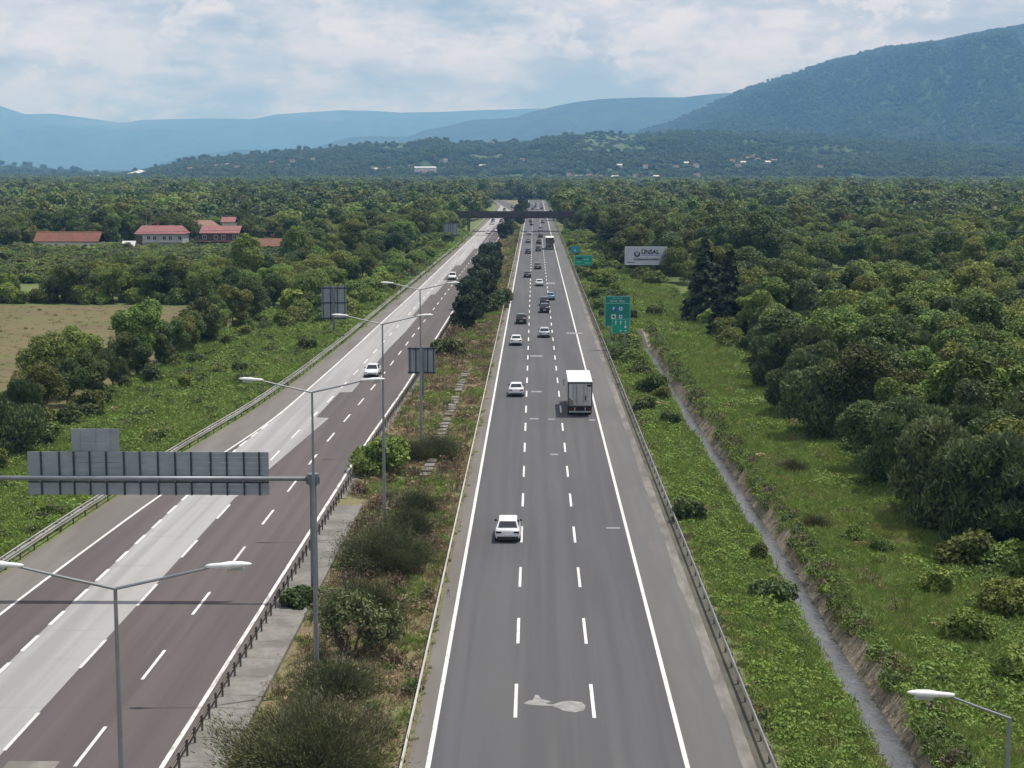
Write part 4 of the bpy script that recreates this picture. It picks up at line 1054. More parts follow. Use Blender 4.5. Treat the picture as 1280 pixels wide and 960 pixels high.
def hill_patch(name, V, u0, u1, w0, w1, m):
    u = V[:, :, 0] / V[:, :, 1] * FPX + 668; w = 211 + (CAM_H - V[:, :, 2]) / V[:, :, 1] * FPX
    nt = V.shape[0] - 13; F = []; used = {}
    for i in range(nt - 1):
        for j in range(V.shape[1] - 1):
            uu, ww = u[i, j], w[i, j]; q = mnoise.noise(Vector((uu * .03, ww * .06, 3))) * 22
            if u0 + q < uu < u1 + q * .6 and w0 + q * .12 < ww < w1 + q * .2: F.append([(i, j), (i, j + 1), (i + 1, j + 1), (i + 1, j)])
    vs = []
    for f in F:
        for k in f:
            if k not in used: used[k] = len(vs); vs.append(tuple(V[k][:2]) + (V[k][2] + 5.0,))
    if F: tag(link(name, mesh_np(name, vs, [[used[k] for k in f] for f in F], m)), kind='structure')
HILL_OPEN = [(722, 797, 170, 193), (575, 625, 197, 202)]
M['hill_meadow'] = mat('hill_meadow', [(0.054, 0.086, 0.034), (0.079, 0.116, 0.049)], scale=.012, rough=.97, bump=.5, bscale=.05, bdist=3)
for q_ in HILL_OPEN: hill_patch('hill_meadow', V_N, *q_, M['hill_meadow'])
HP = hill_points(V_N, 30000, 0, 71, 1, -60, 1400)
gg = np.array([mnoise.noise(Vector((p[0] * .0035, p[1] * .0035, 3))) for p in HP])
g3 = np.array([mnoise.noise(Vector((p[0] * .012, p[1] * .012, 8))) for p in HP])
HP = HP[((gg < .28) & (g3 < .36)) | (fr.random(len(HP)) < .2)]
uu = HP[:, 0] / HP[:, 1] * FPX + 668; ww = 211 + (CAM_H - HP[:, 2]) / HP[:, 1] * FPX
for (a, b, c, d) in HILL_OPEN:
    HP = HP[~((uu > a) & (uu < b) & (ww > c) & (ww < d)) | (fr.random(len(HP)) < .30)]; uu = HP[:, 0] / HP[:, 1] * FPX + 668; ww = 211 + (CAM_H - HP[:, 2]) / HP[:, 1] * FPX
hs_ = fr.uniform(.55, 1.15, len(HP))
scatter('hill_forest', 'hilltree', HP, hs_ * .8, 3, 'forest covering the low hill in front of the mountains', None, 10, tilt=.05)
HP2 = hill_points(V_M, 95000, 3, 101, 2, 600, 1400)
gg = np.array([mnoise.noise(Vector((p[0] * .002, p[1] * .002, 5))) for p in HP2])
scatter('mountain_forest', 'hilltree', HP2, fr.uniform(.6, 1.05, len(HP2)), 3, 'forest covering the mountain on the right', None, 11, tilt=.05)
HP3 = hill_points(V_L, 4000, 0, 31, 3, -60, 140)
scatter('hill_forest', 'hilltree', HP3, fr.uniform(.9, 1.6, len(HP3)), 3, 'forest covering the low hill at the far left', None, 12, tilt=.05)
# undergrowth in front of the houses
HB = []
for (a, b, c, d) in HOUSE_CLEAR:
    n = int((b - a) * (d - 20 - c) / 16); HB.append(np.stack([rng.uniform(a, b, n), rng.uniform(c, d - 22, n)], 1))
HB = np.concatenate(HB)
scatter('orchard_shrubs', 'forest', on_ground(HB), np.column_stack([rng.uniform(.42, .62, len(HB))] * 2 + [rng.uniform(.22, .36, len(HB))]), 7, 'low shrubs and orchard trees in front of the farm houses', None, 13)
# ------------------------------------------------------------------ houses
M['tile_red'] = mat('red_roof_tiles', [(0.144, 0.057, 0.040), (0.194, 0.082, 0.057)], scale=1.2, rough=.85, coord='object', big=(.3, (0.122, 0.061, 0.045), .5))
M['tile_pink'] = mat('faded_red_metal_roof', [(0.216, 0.082, 0.079), (0.272, 0.116, 0.110)], scale=.8, rough=.6, coord='object', big=(.3, (0.200, 0.095, 0.088), .5))
M['tile_old'] = mat('old_brown_tiles', [(0.135, 0.064, 0.041), (0.191, 0.102, 0.068)], scale=1.5, rough=.9, coord='object')
M['tile_orange'] = mat('orange_tiles', [(0.212, 0.119, 0.090), (0.281, 0.171, 0.135)], scale=1.5, rough=.9, coord='object')
M['wall_white'] = mat('white_render', [(.55, .54, .52), (.66, .65, .62)], scale=.8, rough=.9, coord='object', big=(.5, (.45, .44, .42), .4))
M['wall_grey'] = mat('grey_render', [(.34, .34, .34), (.43, .43, .42)], scale=.8, rough=.9, coord='object', big=(.5, (.28, .28, .27), .4))
M['wall_cream'] = mat('cream_render', [(.50, .45, .37), (.60, .55, .46)], scale=.8, rough=.9, coord='object')
M['win'] = mat('dark_window', [(.02, .025, .03), (.035, .04, .045)], scale=2, rough=.15, coord='object', spec=.7)
M['timber'] = mat('dark_timber', [(.07, .05, .04), (.12, .09, .07)], scale=3, rough=.85, coord='object')
M['roof_white'] = mat('white_sheet_roof', [(.50, .51, .53), (.60, .60, .61)], scale=.8, rough=.5, coord='object')
M['roof_brown'] = mat('brown_sheet_roof', [(.13, .11, .10), (.17, .145, .13)], scale=.3, rough=.8, coord='object')
def house(x, y, w, d, hw, hr, wall, roof, label, rz=0, wins=6, floors=1, name='house', chim=1, small=False, group=None, over=.5, z=None, hip=0.0, cat='house'):
    z = gh(x, y) if z is None else z
    e = empty(name, (x, y, z), rz, label, cat, group)
    mb = MB(); mb.box(-w / 2, w / 2, 0, d, -1.5, hw); mb.build('wall', wall, e)
    mb = MB(); o = over; t = .18 if not small else .1
    a = hip
    z0 = hw - .05
    V = [(-w / 2 - o, -o, z0), (w / 2 + o, -o, z0), (w / 2 + o, d + o, z0), (-w / 2 - o, d + o, z0), (-w / 2 - o + a, d / 2, hw + hr), (w / 2 + o - a, d / 2, hw + hr)]
    V += [(p[0], p[1], p[2] + t) for p in V]
    mb.add(V, [(6, 7, 11, 10), (7, 8, 11), (8, 9, 10, 11), (9, 6, 10), (0, 4, 5, 1), (1, 5, 2), (2, 5, 4, 3), (3, 4, 0), (0, 1, 7, 6), (1, 2, 8, 7), (2, 3, 9, 8), (3, 0, 6, 9)])
    rf = mb.build('roof', roof, e)
    if chim:
        mb = MB(); cx = -w * .12; mb.box(cx - .45, cx + .45, d * .55, d * .55 + .9, hw, hw + hr + 1.1); mb.box(cx - .55, cx + .55, d * .55 - .1, d * .55 + 1, hw + hr + 1.1, hw + hr + 1.3)
        mb.build('chimney', M['tile_old'], rf)
    if wins:
        mb = MB(); mb.box(-.55, .55, -.04, .05, -.6, .6); wm_ = mb.mesh('window', M['win'])
        mb = MB(); 
        for (a0, a1, b0, b1) in ((-.65, .65, .6, .7), (-.65, .65, -.75, -.6), (-.65, -.55, -.6, .6), (.55, .65, -.6, .6), (-.03, .03, -.6, .6)): mb.box(a0, a1, -.09, .03, b0, b1)
        fm_ = mb.mesh('frame', M['wall_white'])
        for f in range(floors):
            zz = hw / floors * (f + .55)
            for i in range(wins):
                wx = -w / 2 + w * (i + .5 + (.12 if i % 2 else -.1)) / wins
                q = link('window', wm_, e, (wx, 0, zz)); link('frame', fm_, q)
    return e
def H(px0, px1, pyr, z, hroof):
    x0 = at(px0, pyr, hroof); return x0
def hx(px, z): return (px - 668) / FPX * z * .995
house(hx(78, 517), zD(517), 20.5, 9, 3.2, 3.0, M['wall_white'], M['tile_red'], 'long single storey white house with a rust red tiled roof, leftmost of the farm houses', wins=7)
e = house(hx(196, 522), zD(522), 15.5, 9, 5.6, 2.5, M['wall_grey'], M['tile_pink'], 'two storey grey house with a faded pink red metal roof, middle of the farm houses', wins=6, floors=2, hip=1.5)
mb = MB(); mb.box(-7.75, -5.6, -.1, -.02, 0, 5.2); mb.build('open_shed_front', M['timber'], e)
mb = MB(); mb.box(-5.6, 7.7, -.9, 0, 2.95, 3.1); mb.build('balcony_slab', M['wall_white'], e)
e = house(hx(272, 530), zD(530), 12.5, 9, 5.4, 2.2, M['timber'], M['tile_pink'], 'two storey timber fronted house with pink red roofs, rightmost of the three tall farm houses', wins=4, floors=2, chim=0)
mb = MB(); mb.box(-6.6, 6.9, -2.2, 0, 2.75, 2.95); mb.build('canopy', M['tile_pink'], e)
mb = MB()
for k in range(5): mb.box(-6.4 + k * 3.2, -6.2 + k * 3.2, -2.1, -1.9, 0, 2.8)
mb.build('veranda_posts', M['timber'], e)
house(hx(245, 552), zD(552), 11, 9, 6.6, 2.2, M['wall_cream'], M['tile_orange'], 'cream house with a pale orange hipped roof behind the timber fronted one', wins=3, floors=2, chim=1, hip=2)
house(hx(283, 556), zD(556), 4.2, 5, 8.2, 1.6, M['wall_cream'], M['tile_pink'], 'narrow stair tower with a pink roof behind the timber fronted house', wins=1, floors=2, chim=0)
house(hx(342, 505), zD(505), 13.5, 8, 2.4, 2.2, M['wall_white'], M['tile_old'], 'low brown tiled roof showing over the trees, rightmost of the farm buildings', wins=4)
house(hx(156, 512), zD(512), 3.4, 4, 1.8, 1.8, M['wall_white'], M['roof_white'], 'small white shed between the first two farm houses', wins=0, chim=0, name='shed', cat='shed')
house(hx(296, 522), zD(522), 4, 5, 2.2, .8, M['timber'], M['tile_old'], 'lean-to shed at the right end of the timber fronted house', wins=1, chim=0, name='shed', cat='shed')
house(hx(110, 985), zD(985), 11, 9, 5.5, 3.5, M['wall_cream'], M['tile_orange'], 'far orange roofed house alone in the forest at the upper left', wins=3, hip=2)
house(hx(1018, 935), zD(935), 13, 9, 6.2, 3.0, M['wall_cream'], M['tile_red'], 'dull red roofed house half sunk in the trees, upper right', wins=3, floors=2)
house(hx(1058, 950), zD(950), 17, 10, 6.6, 3.4, M['wall_white'], M['tile_orange'], 'white house with a pale orange roof beside the dull red one, upper right', wins=5, floors=2)
house(hx(1043, 925), zD(925), 5, 6, 4.5, 1.6, M['wall_white'], M['roof_white'], 'small white annex between the two upper right houses', wins=2, chim=0, name='annex', cat='building')
house(hx(1253, 770), zD(770), 8, 8, 5.6, 3.0, M['wall_cream'], M['tile_orange'], 'orange roofed house at the far right edge among trees', wins=2, hip=2)
e = house(158, 1760, 66, 30, 7.5, .8, M['wall_grey'], M['roof_brown'], 'long brown roofed warehouse at the foot of the right mountain', wins=0, chim=0, name='warehouse', cat='building')
e = house(112, 1700, 60, 24, 6.5, .8, M['wall_grey'], M['roof_brown'], 'grey shed in front of the long brown roofed warehouse', wins=0, chim=0, name='warehouse', cat='building')
# antenna masts by the middle farm house
for i, (px, h_) in enumerate([(180, 13.5), (186, 14.0), (139, 11.5)]):
    x = hx(px, 545); y = zD(545); e = empty('antenna_mast', (x, y, gh(x, y)), 0, ['left one of the pair of thin masts behind the pink roofed farm house', 'right one of the pair of thin masts behind the pink roofed farm house', 'thin mast alone between the first two farm houses'][i], 'mast')
    mb = MB(); mb.tube([(0, 0, -.3), (0, 0, h_)], [.10, .05], 6); mb.build('mast_pole', M['galv'], e)
    mb = MB(); mb.box(-.6, .6, -.04, .04, h_ - .5, h_ - .42); mb.box(-.4, .4, -.04, .04, h_ - 1.1, h_ - 1.02); mb.build('aerial', M['galv'], e)
# white domed hall far left
x, y = hx(172, 3400), zD(3400)
e = empty('domed_hall', (x, y, 0), 0, 'white domed hall on the plain at the far left', 'building')
mb = MB(); n = 28; rings = [(38, 12), (36, 13.5), (25, 17), (12, 20.5), (3, 23), (.5, 24)]
V = [(r * math.cos(2 * math.pi * k / n), .55 * r * math.sin(2 * math.pi * k / n), z) for (r, z) in rings for k in range(n)]
mb.add(V, [(i * n + k, i * n + (k + 1) % n, (i + 1) * n + (k + 1) % n, (i + 1) * n + k) for i in range(len(rings) - 1) for k in range(n)]); mb.build('dome', M['roof_white'], e)
mb = MB(); V = [(r * math.cos(2 * math.pi * k / n), .55 * r * math.sin(2 * math.pi * k / n), z) for (r, z) in ((36.5, -2), (36.5, 12.2)) for k in range(n)]
mb.add(V, [(k, (k + 1) % n, n + (k + 1) % n, n + k) for k in range(n)]); mb.build('wall', M['wall_grey'], e)
for (px, w_, col, lb) in [(118, 70, 'roof_white', 'low white factory hall left of the domed hall'), (196, 30, 'wall_white', 'white block right of the domed hall')]:
    house(hx(px, 3450), zD(3450), w_, 30, 10, 3, M['wall_white'], M[col], lb, wins=0, chim=0, name='factory_hall', cat='building')
# village houses on the slopes
def on_hill(V, px, py):
    u = V[:, :, 0] / V[:, :, 1] * FPX + 668; w = 211 + (CAM_H - V[:, :, 2]) / V[:, :, 1] * FPX
    d = (u - px) ** 2 + (w - py) ** 2 * 4
    k = np.argmin(d[:-13]); i, j = divmod(int(k), V.shape[1]); return V[i, j]
HV = [(272, 212), (290, 210), (300, 214), (318, 211), (345, 208), (365, 212), (368, 206), (425, 215), (470, 217), (486, 216), (534, 220), (612, 178), (628, 176), (640, 179), (655, 205), (600, 212), (712, 223), (722, 226), (733, 224), (745, 226), (752, 228), (764, 227), (776, 213), (790, 225), (802, 212), (815, 226), (826, 231), (840, 214), (852, 210), (868, 211), (742, 188), (868, 224), (914, 206), (925, 209), (936, 200), (945, 205), (955, 208), (920, 212), (930, 203), (965, 206), (1020, 214), (560, 206), (512, 212), (396, 203), (240, 216)]
rr = random.Random(3)
spots = []
for (a, b) in HV:
    v = on_hill(V_N, a, b); spots.append(v)
    w_ = rr.uniform(8, 12)
    rk = rr.choice(['tile_orange', 'tile_old', 'roof_white', 'tile_red', 'tile_old']); rc_ = M['wall_cream'] if rk == 'roof_white' else M[rk]
    e = house(float(v[0]), float(v[1]) - 12, w_, rr.uniform(9, 12), rr.uniform(3.6, 5), 2.4, rr.choice([M['wall_white'], M['wall_white'], M['wall_cream']]), rc_, 'tiny far house, %s roof, %s' % ({'tile_orange': 'pale orange', 'tile_old': 'brown', 'roof_white': 'white', 'tile_red': 'red'}[rk], 'on the low hill left of the road end' if a < 560 else ('high above the road end' if b < 190 else ('just right of the road end' if a < 800 else 'below the right mountain'))), wins=0, chim=0, small=True, group='far village houses on the slopes', rz=rr.uniform(-.5, .5), z=float(v[2]) + 4.5, name='village_house')
    for c in e.children:
        if c.name.startswith('wall'): c.scale = (1, 1, 1)
v = on_hill(V_N, 535, 219)
house(float(v[0]), float(v[1]) - 14, 40, 12, 7, 2, M['wall_white'], M['roof_white'], 'long white building at the foot of the low hill, left of the road end', wins=0, chim=0, z=float(v[2]) + 7, name='long_building', cat='building')
# ------------------------------------------------------------------ overpass
oy = zD(661); zt = 8.25
e = empty('overpass', (0, oy, 0), R(.0), 'dark brown road bridge crossing over both carriageways', 'bridge')
M['bridge'] = mat('bridge_dark', [(.055, .045, .045), (.085, .07, .068)], scale=.6, rough=.9, coord='object', big=(.3, (.045, .04, .04), .5))
mb = MB(); mb.box(-34, 21, 0, 9, 5.55, 7.1); mb.build('deck', M['bridge'], e)
mb = MB(); mb.box(-34, 21, -.25, -.003, 6.2, zt); pm_ = mb.build('parapet', M['bridge'], e)
mb = MB(); mb.box(-34, 21, 9.003, 9.25, 6.2, zt); mb.build('parapet', M['bridge'], e)
for px_ in (-27.4, -8.6, 12.8):
    mb = MB()
    for yy in (1.2, 4.5, 7.8): mb.tube([(px_, yy, -1), (px_, yy, 5.2)], .45, 10)
    mb.box(px_ - .7, px_ + .7, .3, 8.7, 4.9, 5.547); mb.build('pier', M['concrete'], e)
for (a, b) in ((-34.5, -31), (18, 21.5)):
    mb = MB(); mb.box(a, b, -.6, 9.6, -1, 5.547); mb.build('abutment', M['concrete'], e)
# power line across the valley
yl = zD(395)
for i, x in enumerate((-150, -72, 52, 128)):
    e = empty('utility_pole', (x, yl, gh(x, yl)), 0, ['leftmost wooden power pole among the left trees', 'wooden power pole left of the road among trees', 'wooden power pole right of the road among trees', 'rightmost wooden power pole in the wood'][i], 'pole')
    mb = MB(); mb.tube([(0, 0, -.5), (0, 0, 11.2)], [.16, .11], 7); mb.build('post', M['timber'], e)
    mb = MB(); mb.box(-.06, .06, -1.1, 1.1, 10.7, 10.82); mb.build('cross_arm', M['timber'], e)
M['wire'] = mat('power_wire', [(.05, .05, .05), (.07, .07, .07)], scale=1, rough=.6)
for i, dy in enumerate((-1.0, 1.0)):
    mb = MB()
    for (a, b) in ((-150, -72), (-72, 52), (52, 128)):
        pts = [(a + (b - a) * t / 16, yl + dy, 10.9 - (1.3 if b - a > 100 else .7) * 4 * (t / 16) * (1 - t / 16)) for t in range(17)]
        mb.tube(pts, .022, 4)
    tag(mb.build('power_cable', M['wire']), ('near' if i == 0 else 'far') + ' one of the two thin power cables hanging across the motorway', 'cable', 'power cables over the motorway')
# ------------------------------------------------------------------ guardrails
def rail(name, f, y0, y1, side, m, label, sp, double=False, near=250, hz=.76):
    """W-beam on posts; side=+1 puts the beam towards +x"""
    f = fun(f); x0 = float(f(y0)); e = empty(name, (x0, y0, 0), 0, label, 'guardrail')
    yy = ysamp(y0, y1)
    prof = [(.0, -.155), (.045, -.12), (.045, -.06), (.0, -.02), (.0, .02), (.045, .06), (.045, .12), (.0, .155)]
    n = len(prof) * 2; V = []; F = []
    pr = [(a * side, b) for a, b in prof] + [((a - .012) * side, b) for a, b in prof[::-1]]
    for k, y in enumerate(yy):
        xx = float(f(y)) - x0
        V += [(xx + .06 * side + a, y - y0, hz + b - .155 + .0) for a, b in pr]
    for k in range(len(yy) - 1):
        for j in range(n):
            a = k * n + j; b = k * n + (j + 1) % n
            F.append((a, b, b + n, a + n))
    link('beam', mesh_np('beam', V, F, m), e)
    if double:
        V2 = [(x + double, y, z) for x, y, z in V]
        link('beam', mesh_np('beam', V2, F, m), e)
    mb = MB(); mb.box(-.05, .05, -.035, .035, -.5, hz + .02); mb.box(.05 * side if side > 0 else -.06, .06 if side > 0 else .05 * side, -.05, .05, hz - .28, hz - .03)
    if double: mb.box(min(0, double), max(0, double), -.03, .03, hz - .2, hz - .12)
    pm = mb.mesh('post', M['post'])
    y = y0 + .3; far = MB(); k = 0
    while y < y1:
        xx = float(f(y)) - x0
        if y < near: link('post', pm, e, (xx, y - y0, 0), (0, 0, 0))
        elif y < 620: far.box(xx - .05, xx + .05, y - y0 - .04, y - y0 + .04, -.4, hz)
        y += sp; k += 1
    if far.v: tag(far.build('far_posts', M['post'], e), kind='stuff')
    return e
rail('guardrail', -5.72, 40, 1250, 1, M['rail_light'], 'pale guardrail along the median edge of the right carriageway', 2.7)
rail('guardrail', 10.38, 40, 1250, -1, M['rail'], 'weathered guardrail along the outer edge of the right carriageway', 2.7)
rail('guardrail', lambda y: xR(y) + .85, 45, 1250, -1, M['rail_rust'], 'rusty close posted guardrail on the median side of the left carriageway', 1.6)
rail('guardrail', lambda y: xRailL(y), 60, 1250, 1, M['rail'], 'double beam guardrail along the outer edge of the left carriageway', 2.7, double=-.42)
# ------------------------------------------------------------------ lamp posts
LAMP_H = 15.05
def lamp_parts(H_, arms, R_=2.5):
    mb = MB(); mb.tube([(0, 0, -.3), (0, 0, .3), (0, 0, H_)], [.15, .13, .05], 10); mb.box(-.22, .22, -.22, .22, -.05, .03)
    pole = mb.mesh('pole', M['pole'], False)
    out = []
    for s in arms:
        mb = MB(); mb.tube([(0, 0, H_ - .02), (s * R_ * .5, 0, H_ + .26), (s * R_, 0, H_ + .56)], [.045, .04, .035], 7)
        am = mb.mesh('arm', M['pole'])
        # cobra head
        mb = MB(); st = [(-.12, .05, .045), (.0, .085, .07), (.3, .10, .08), (.5, .15, .105), (.8, .14, .09), (1.0, .085, .05), (1.08, .03, .02)]
        n = 8; V = []
        for (xx, w, h_) in st:
            for k in range(n):
                a = 2 * math.pi * k / n; V.append((s * xx, w * math.cos(a), .03 + h_ * math.sin(a) * (1.0 if math.sin(a) > 0 else .85)))
        F = [(i * n + k, i * n + (k + 1) % n, (i + 1) * n + (k + 1) % n, (i + 1) * n + k) for i in range(len(st) - 1) for k in range(n)]
        F += [tuple(range(n)), tuple(range(len(V) - n, len(V)))]
        mb.add(V, F); hm = mb.mesh('lamp_head', M['lamp_head'], True); recalc(hm)
        mb = MB(); V = [(s * (.42 + .45 * t), w, -.085 - (.06 if abs(w) < .05 else 0)) for t in (0, .35, .7, 1) for w in (-.10, 0, .10)]
        mb.add(V, [(i * 3 + j, i * 3 + j + 1, i * 3 + j + 4, i * 3 + j + 3) for i in range(3) for j in range(2)]); gm = mb.mesh('lamp_glass', M['lamp_glass'])
        out.append((s, am, hm, gm))
    return pole, out
def lamp(x, y, H_, parts, label, group=None, R_=2.5):
    e = empty('street_lamp', (x, y, 0), 0, label, 'street lamp', group)
    link('pole', parts[0], e)
    for (s, am, hm, gm) in parts[1]:
        link('arm', am, e); h_ = link('lamp_head', hm, e, (s * R_, 0, H_ + .56), (0, s * -.06, 0)); link('lamp_glass', gm, h_)
    return e
LP = lamp_parts(LAMP_H, (-1, 1))
names = ['nearest', 'second nearest, standing beside the gantry post', 'third nearest, rising from the green bush', 'farthest, behind the sign on the median']
for (px, py), nm in zip([(144, 735), (390, 490), (478, 405), (525, 362)], names):
    p = at(px, py, LAMP_H); lamp(p.x, p.y, LAMP_H, LP, 'twin armed street lamp on the median, ' + nm, 'twin armed street lamps along the median')
p = at(1262, 897, 12.0); LP1 = lamp_parts(12.0, (-1,), 1.55); lamp(p.x, p.y, 12.0, LP1, 'single armed street lamp at the lower right corner of the photo', R_=1.55)
# ------------------------------------------------------------------ gantry with the big sign seen from behind
def planks(parent, x0, x1, z0, z1, n, y=0.0, t=.05, m=None, name='plank'):
    hgt = (z1 - z0) / n
    mb = MB(); mb.box(x0, x1, -t / 2, t / 2, .012, hgt - .012); mb.box(x0, x1, -t / 2 + .012, t / 2 - .012, -.0, .012)
    me = mb.mesh(name, m or M['panel_back'])
    for k in range(n): link(name, me, parent, (0, y, z0 + k * hgt))
gz = 96.9; gy = zD(gz); bh = 7.5
gx = at(391, 596, bh); gy = gx.y; gx = gx.x
def gpx(px, h, y=None):
    q = at(px, 600, h); k = (gy) / q.y; return q.x * k
e = empty('sign_gantry', (gx, gy, 0), 0, 'steel gantry over the left carriageway with its posts and round beam', 'gantry')
mb = MB(); mb.tube([(0, 0, -1), (0, 0, bh + .15)], [.24, .20], 14); mb.build('post', M['pole_dark'], e)
mb = MB(); mb.tube([(0, 0, bh - .55), (0, 0, bh - .35), (0, 0, bh - .34), (0, 0, bh + .2), (0, 0, bh + .22)], [.24, .30, .36, .36, .2], 14)
for k in range(8):
    a = k * math.pi / 4; mb.box(-.03, .03, .30, .42, bh - .42, bh - .02, M=Matrix.Rotation(a, 4, 'Z'))
mb.build('flange', M['pole_dark'], e)
xe = -36.6 - gx
mb = MB(); mb.tube([(-.2, 0, bh - .12), (xe, 0, bh - .12)], .135, 14); mb.build('beam', M['pole'], e, smooth=True)
mb = MB(); mb.tube([(xe, 0, -1), (xe, 0, bh + .15)], [.24, .20], 14); mb.build('post', M['pole_dark'], e)
def hpy(py): # height above road at the gantry for a pixel row
    a = at(391, py, 0); b = at(391, py, 5.0); t = (gy - a.y) / (b.y - a.y); return 5.0 * t
x0, x1 = gpx(33, 7.3) , gpx(335, 7.3); z0, z1, z2 = hpy(620.5), hpy(566.5), hpy(538)
print('gantry', gx, gy, x0, x1, z0, z1, z2)
s_ = empty('gantry_sign', ((x0 + x1) / 2, gy + .38, 0), 0, 'large wide sign panel on the gantry seen from its grey ribbed back', 'sign')
hw_ = (x1 - x0) / 2
planks(s_, -hw_, hw_, z0, z1, 8)
mb = MB(); mb.box(-.045, .045, -.12, -.026, z0 - .02, z1 + .01); mm_ = mb.mesh('mullion', M['mullion'])
for px in [50, 72.8, 91, 111, 131.6, 153.8, 173.8, 196.4, 218, 238, 262.4, 282.6, 304, 323.3]:
    link('mullion', mm_, s_, (gpx(px, 7.3) - (x0 + x1) / 2, 0, 0))
mb = MB(); mb.box(-hw_, hw_, -.16, -.121, bh - .44, bh - .36); mb.build('carrier_rail', M['mullion'], s_)
mb = MB()
for px in [50, 72.8, 91, 111, 131.6, 153.8, 173.8, 196.4, 218, 238, 262.4, 282.6, 304, 323.3]:
    a = gpx(px, 7.3) - (x0 + x1) / 2; mb.box(a - .06, a + .06, -.36, -.125, bh - .32, bh - .02)
mb.build('clamps', M['galv'], s_)
u0, u1 = gpx(88, 9), gpx(147.5, 9)
s2 = empty('gantry_sign', ((u0 + u1) / 2, gy + .52, 0), 0, 'small square sign panel rising above the wide one on the gantry, seen from behind', 'sign')
planks(s2, -(u1 - u0) / 2, (u1 - u0) / 2, z1 - 1.0, z2, 9)
mb = MB(); mb.box(-.03, .03, -.06, -.026, z1 - 1.0, z2 - .02); mm2 = mb.mesh('mullion', M['panel_back'])
for t in (-.32, 0.0, .32): link('mullion', mm2, s2, (t * (u1 - u0), 0, 0))
# ------------------------------------------------------------------ roadside signs seen from behind
def backsign(px0, px1, py0, py1, base, label, posts=1, mull=5, cross=(0.04, .96), pole_r=.14, base_px=None):
    pxm = (px0 + px1) / 2 if base_px is None else base_px
    b = place(pxm, base); g0 = b.z
    def hh(py):
        a = at(pxm, py, 0); c = at(pxm, py, 5.0); return 5.0 * (b.y - a.y) / (c.y - a.y)
    zt, zb = hh(py0), hh(py1); sc = at(px1, base, g0).x - at(px0, base, g0).x
    k = (CAM_H - (zt + zb) / 2) / (CAM_H - g0)
    w = (px1 - px0) / FPX * (b.y * .991 + 3.2)
    e = empty('road_sign', (b.x, b.y, g0), 0, label, 'sign')
    off = ((px0 + px1) / 2 - pxm) / FPX * b.y
    zt -= g0; zb -= g0
    n = max(5, int((zt - zb) / .35))
    ee = e
    nmull = mull; nv = 10
    mb = MB(); ww = w / nv; mb.box(-ww / 2 + .01, ww / 2 - .01, .12, .16, zb, zt); mb.box(-ww / 2 - .01, ww / 2 + .01, .13, .15, zb + .01, zt - .01); pl_ = mb.mesh('panel', M['panel_back'])
    for i in range(nv): link('panel', pl_, ee, (off - w / 2 + ww * (i + .5), 0, 0))
    mb = MB(); mb.box(-.05, .05, .02, .118, zb - .05, zt + .05); mm = mb.mesh('mullion', M['mullion'])
    for i in range(mull): link('mullion', mm, ee, (off + w * (-.44 + .88 * i / (mull - 1)), 0, 0))
    for c in cross:
        mb = MB(); q = zb + (zt - zb) * c; mb.box(off - w / 2 - .05, off + w / 2 + .05, -.06, .018, q - .09, q + .09); mb.build('cross_bar', M['mullion'], ee)
    mb = MB(); mb.tube([(0, -.2, -.4), (0, -.2, zt - .15)], [pole_r * 1.2, pole_r], 10); mb.build('post', M['pole_dark'], ee)
    mb = MB(); mb.box(-.35, .35, -.55, .15, -.3, .12); mb.build('footing', M['concrete'], ee)
    return e
backsign(510.5, 544.5, 434.5, 467, 496, 'grey back of a road sign on the median by the farthest lamp post', mull=5, base_px=528.5)
backsign(402.5, 433.5, 357.5, 399.5, 419, 'tall grey back of a road sign beyond the left guardrail', mull=4, cross=(.04, .5, .94), pole_r=.16, base_px=417.5)
backsign(555, 572, 279, 295, 303, 'far grey back of a road sign on the left near the bridge', mull=4, pole_r=.14)
# ------------------------------------------------------------------ green signs and billboard
def emis(name, c, r=.5): return mat(name, [tuple(v * .94 for v in c), tuple(min(1, v * 1.06) for v in c)], scale=1.0, rough=r, coord='object', spec=.4)
M['sgreen'] = emis('sign_green', (.008, .19, .145)); M['sgreen2'] = emis('sign_green_light', (.01, .30, .21)); M['swhite'] = emis('sign_white', (.62, .68, .66))
M['sblue'] = emis('sign_blue', (.01, .10, .42)); M['sborder'] = emis('sign_border', (.16, .46, .36)); M['sdark'] = emis('sign_dark', (.03, .035, .05)); M['steal'] = emis('sign_teal', (.02, .28, .36))
M['board'] = emis('billboard_white', (.50, .51, .58)); M['bnavy'] = emis('billboard_navy', (.02, .025, .07)); M['bviolet'] = emis('billboard_violet', (.30, .28, .52))
def text(parent, s, x, z, size, m, y=-.035, align='CENTER', name='lettering', bold=.0, sx=1.0):
    c = bpy.data.curves.new(name, 'FONT'); c.body = s; c.size = size; c.align_x = align; c.align_y = 'CENTER'; c.extrude = .004; c.offset = bold; c.resolution_u = 3
    t = bpy.data.objects.new(name, c); COL.objects.link(t)
    dg = bpy.context.evaluated_depsgraph_get(); me = bpy.data.meshes.new_from_object(t.evaluated_get(dg)); COL.objects.unlink(t); bpy.data.objects.remove(t)
    me.materials.clear(); me.materials.append(m)
    return link(name, me, parent, (x, y, z), (math.pi / 2, 0, 0), (sx, 1, 1))
def plate(parent, name, x0, x1, z0, z1, m, y0=-.03, y1=0.0):
    mb = MB(); mb.box(x0, x1, y0, y1, z0, z1); return mb.build(name, m, parent)
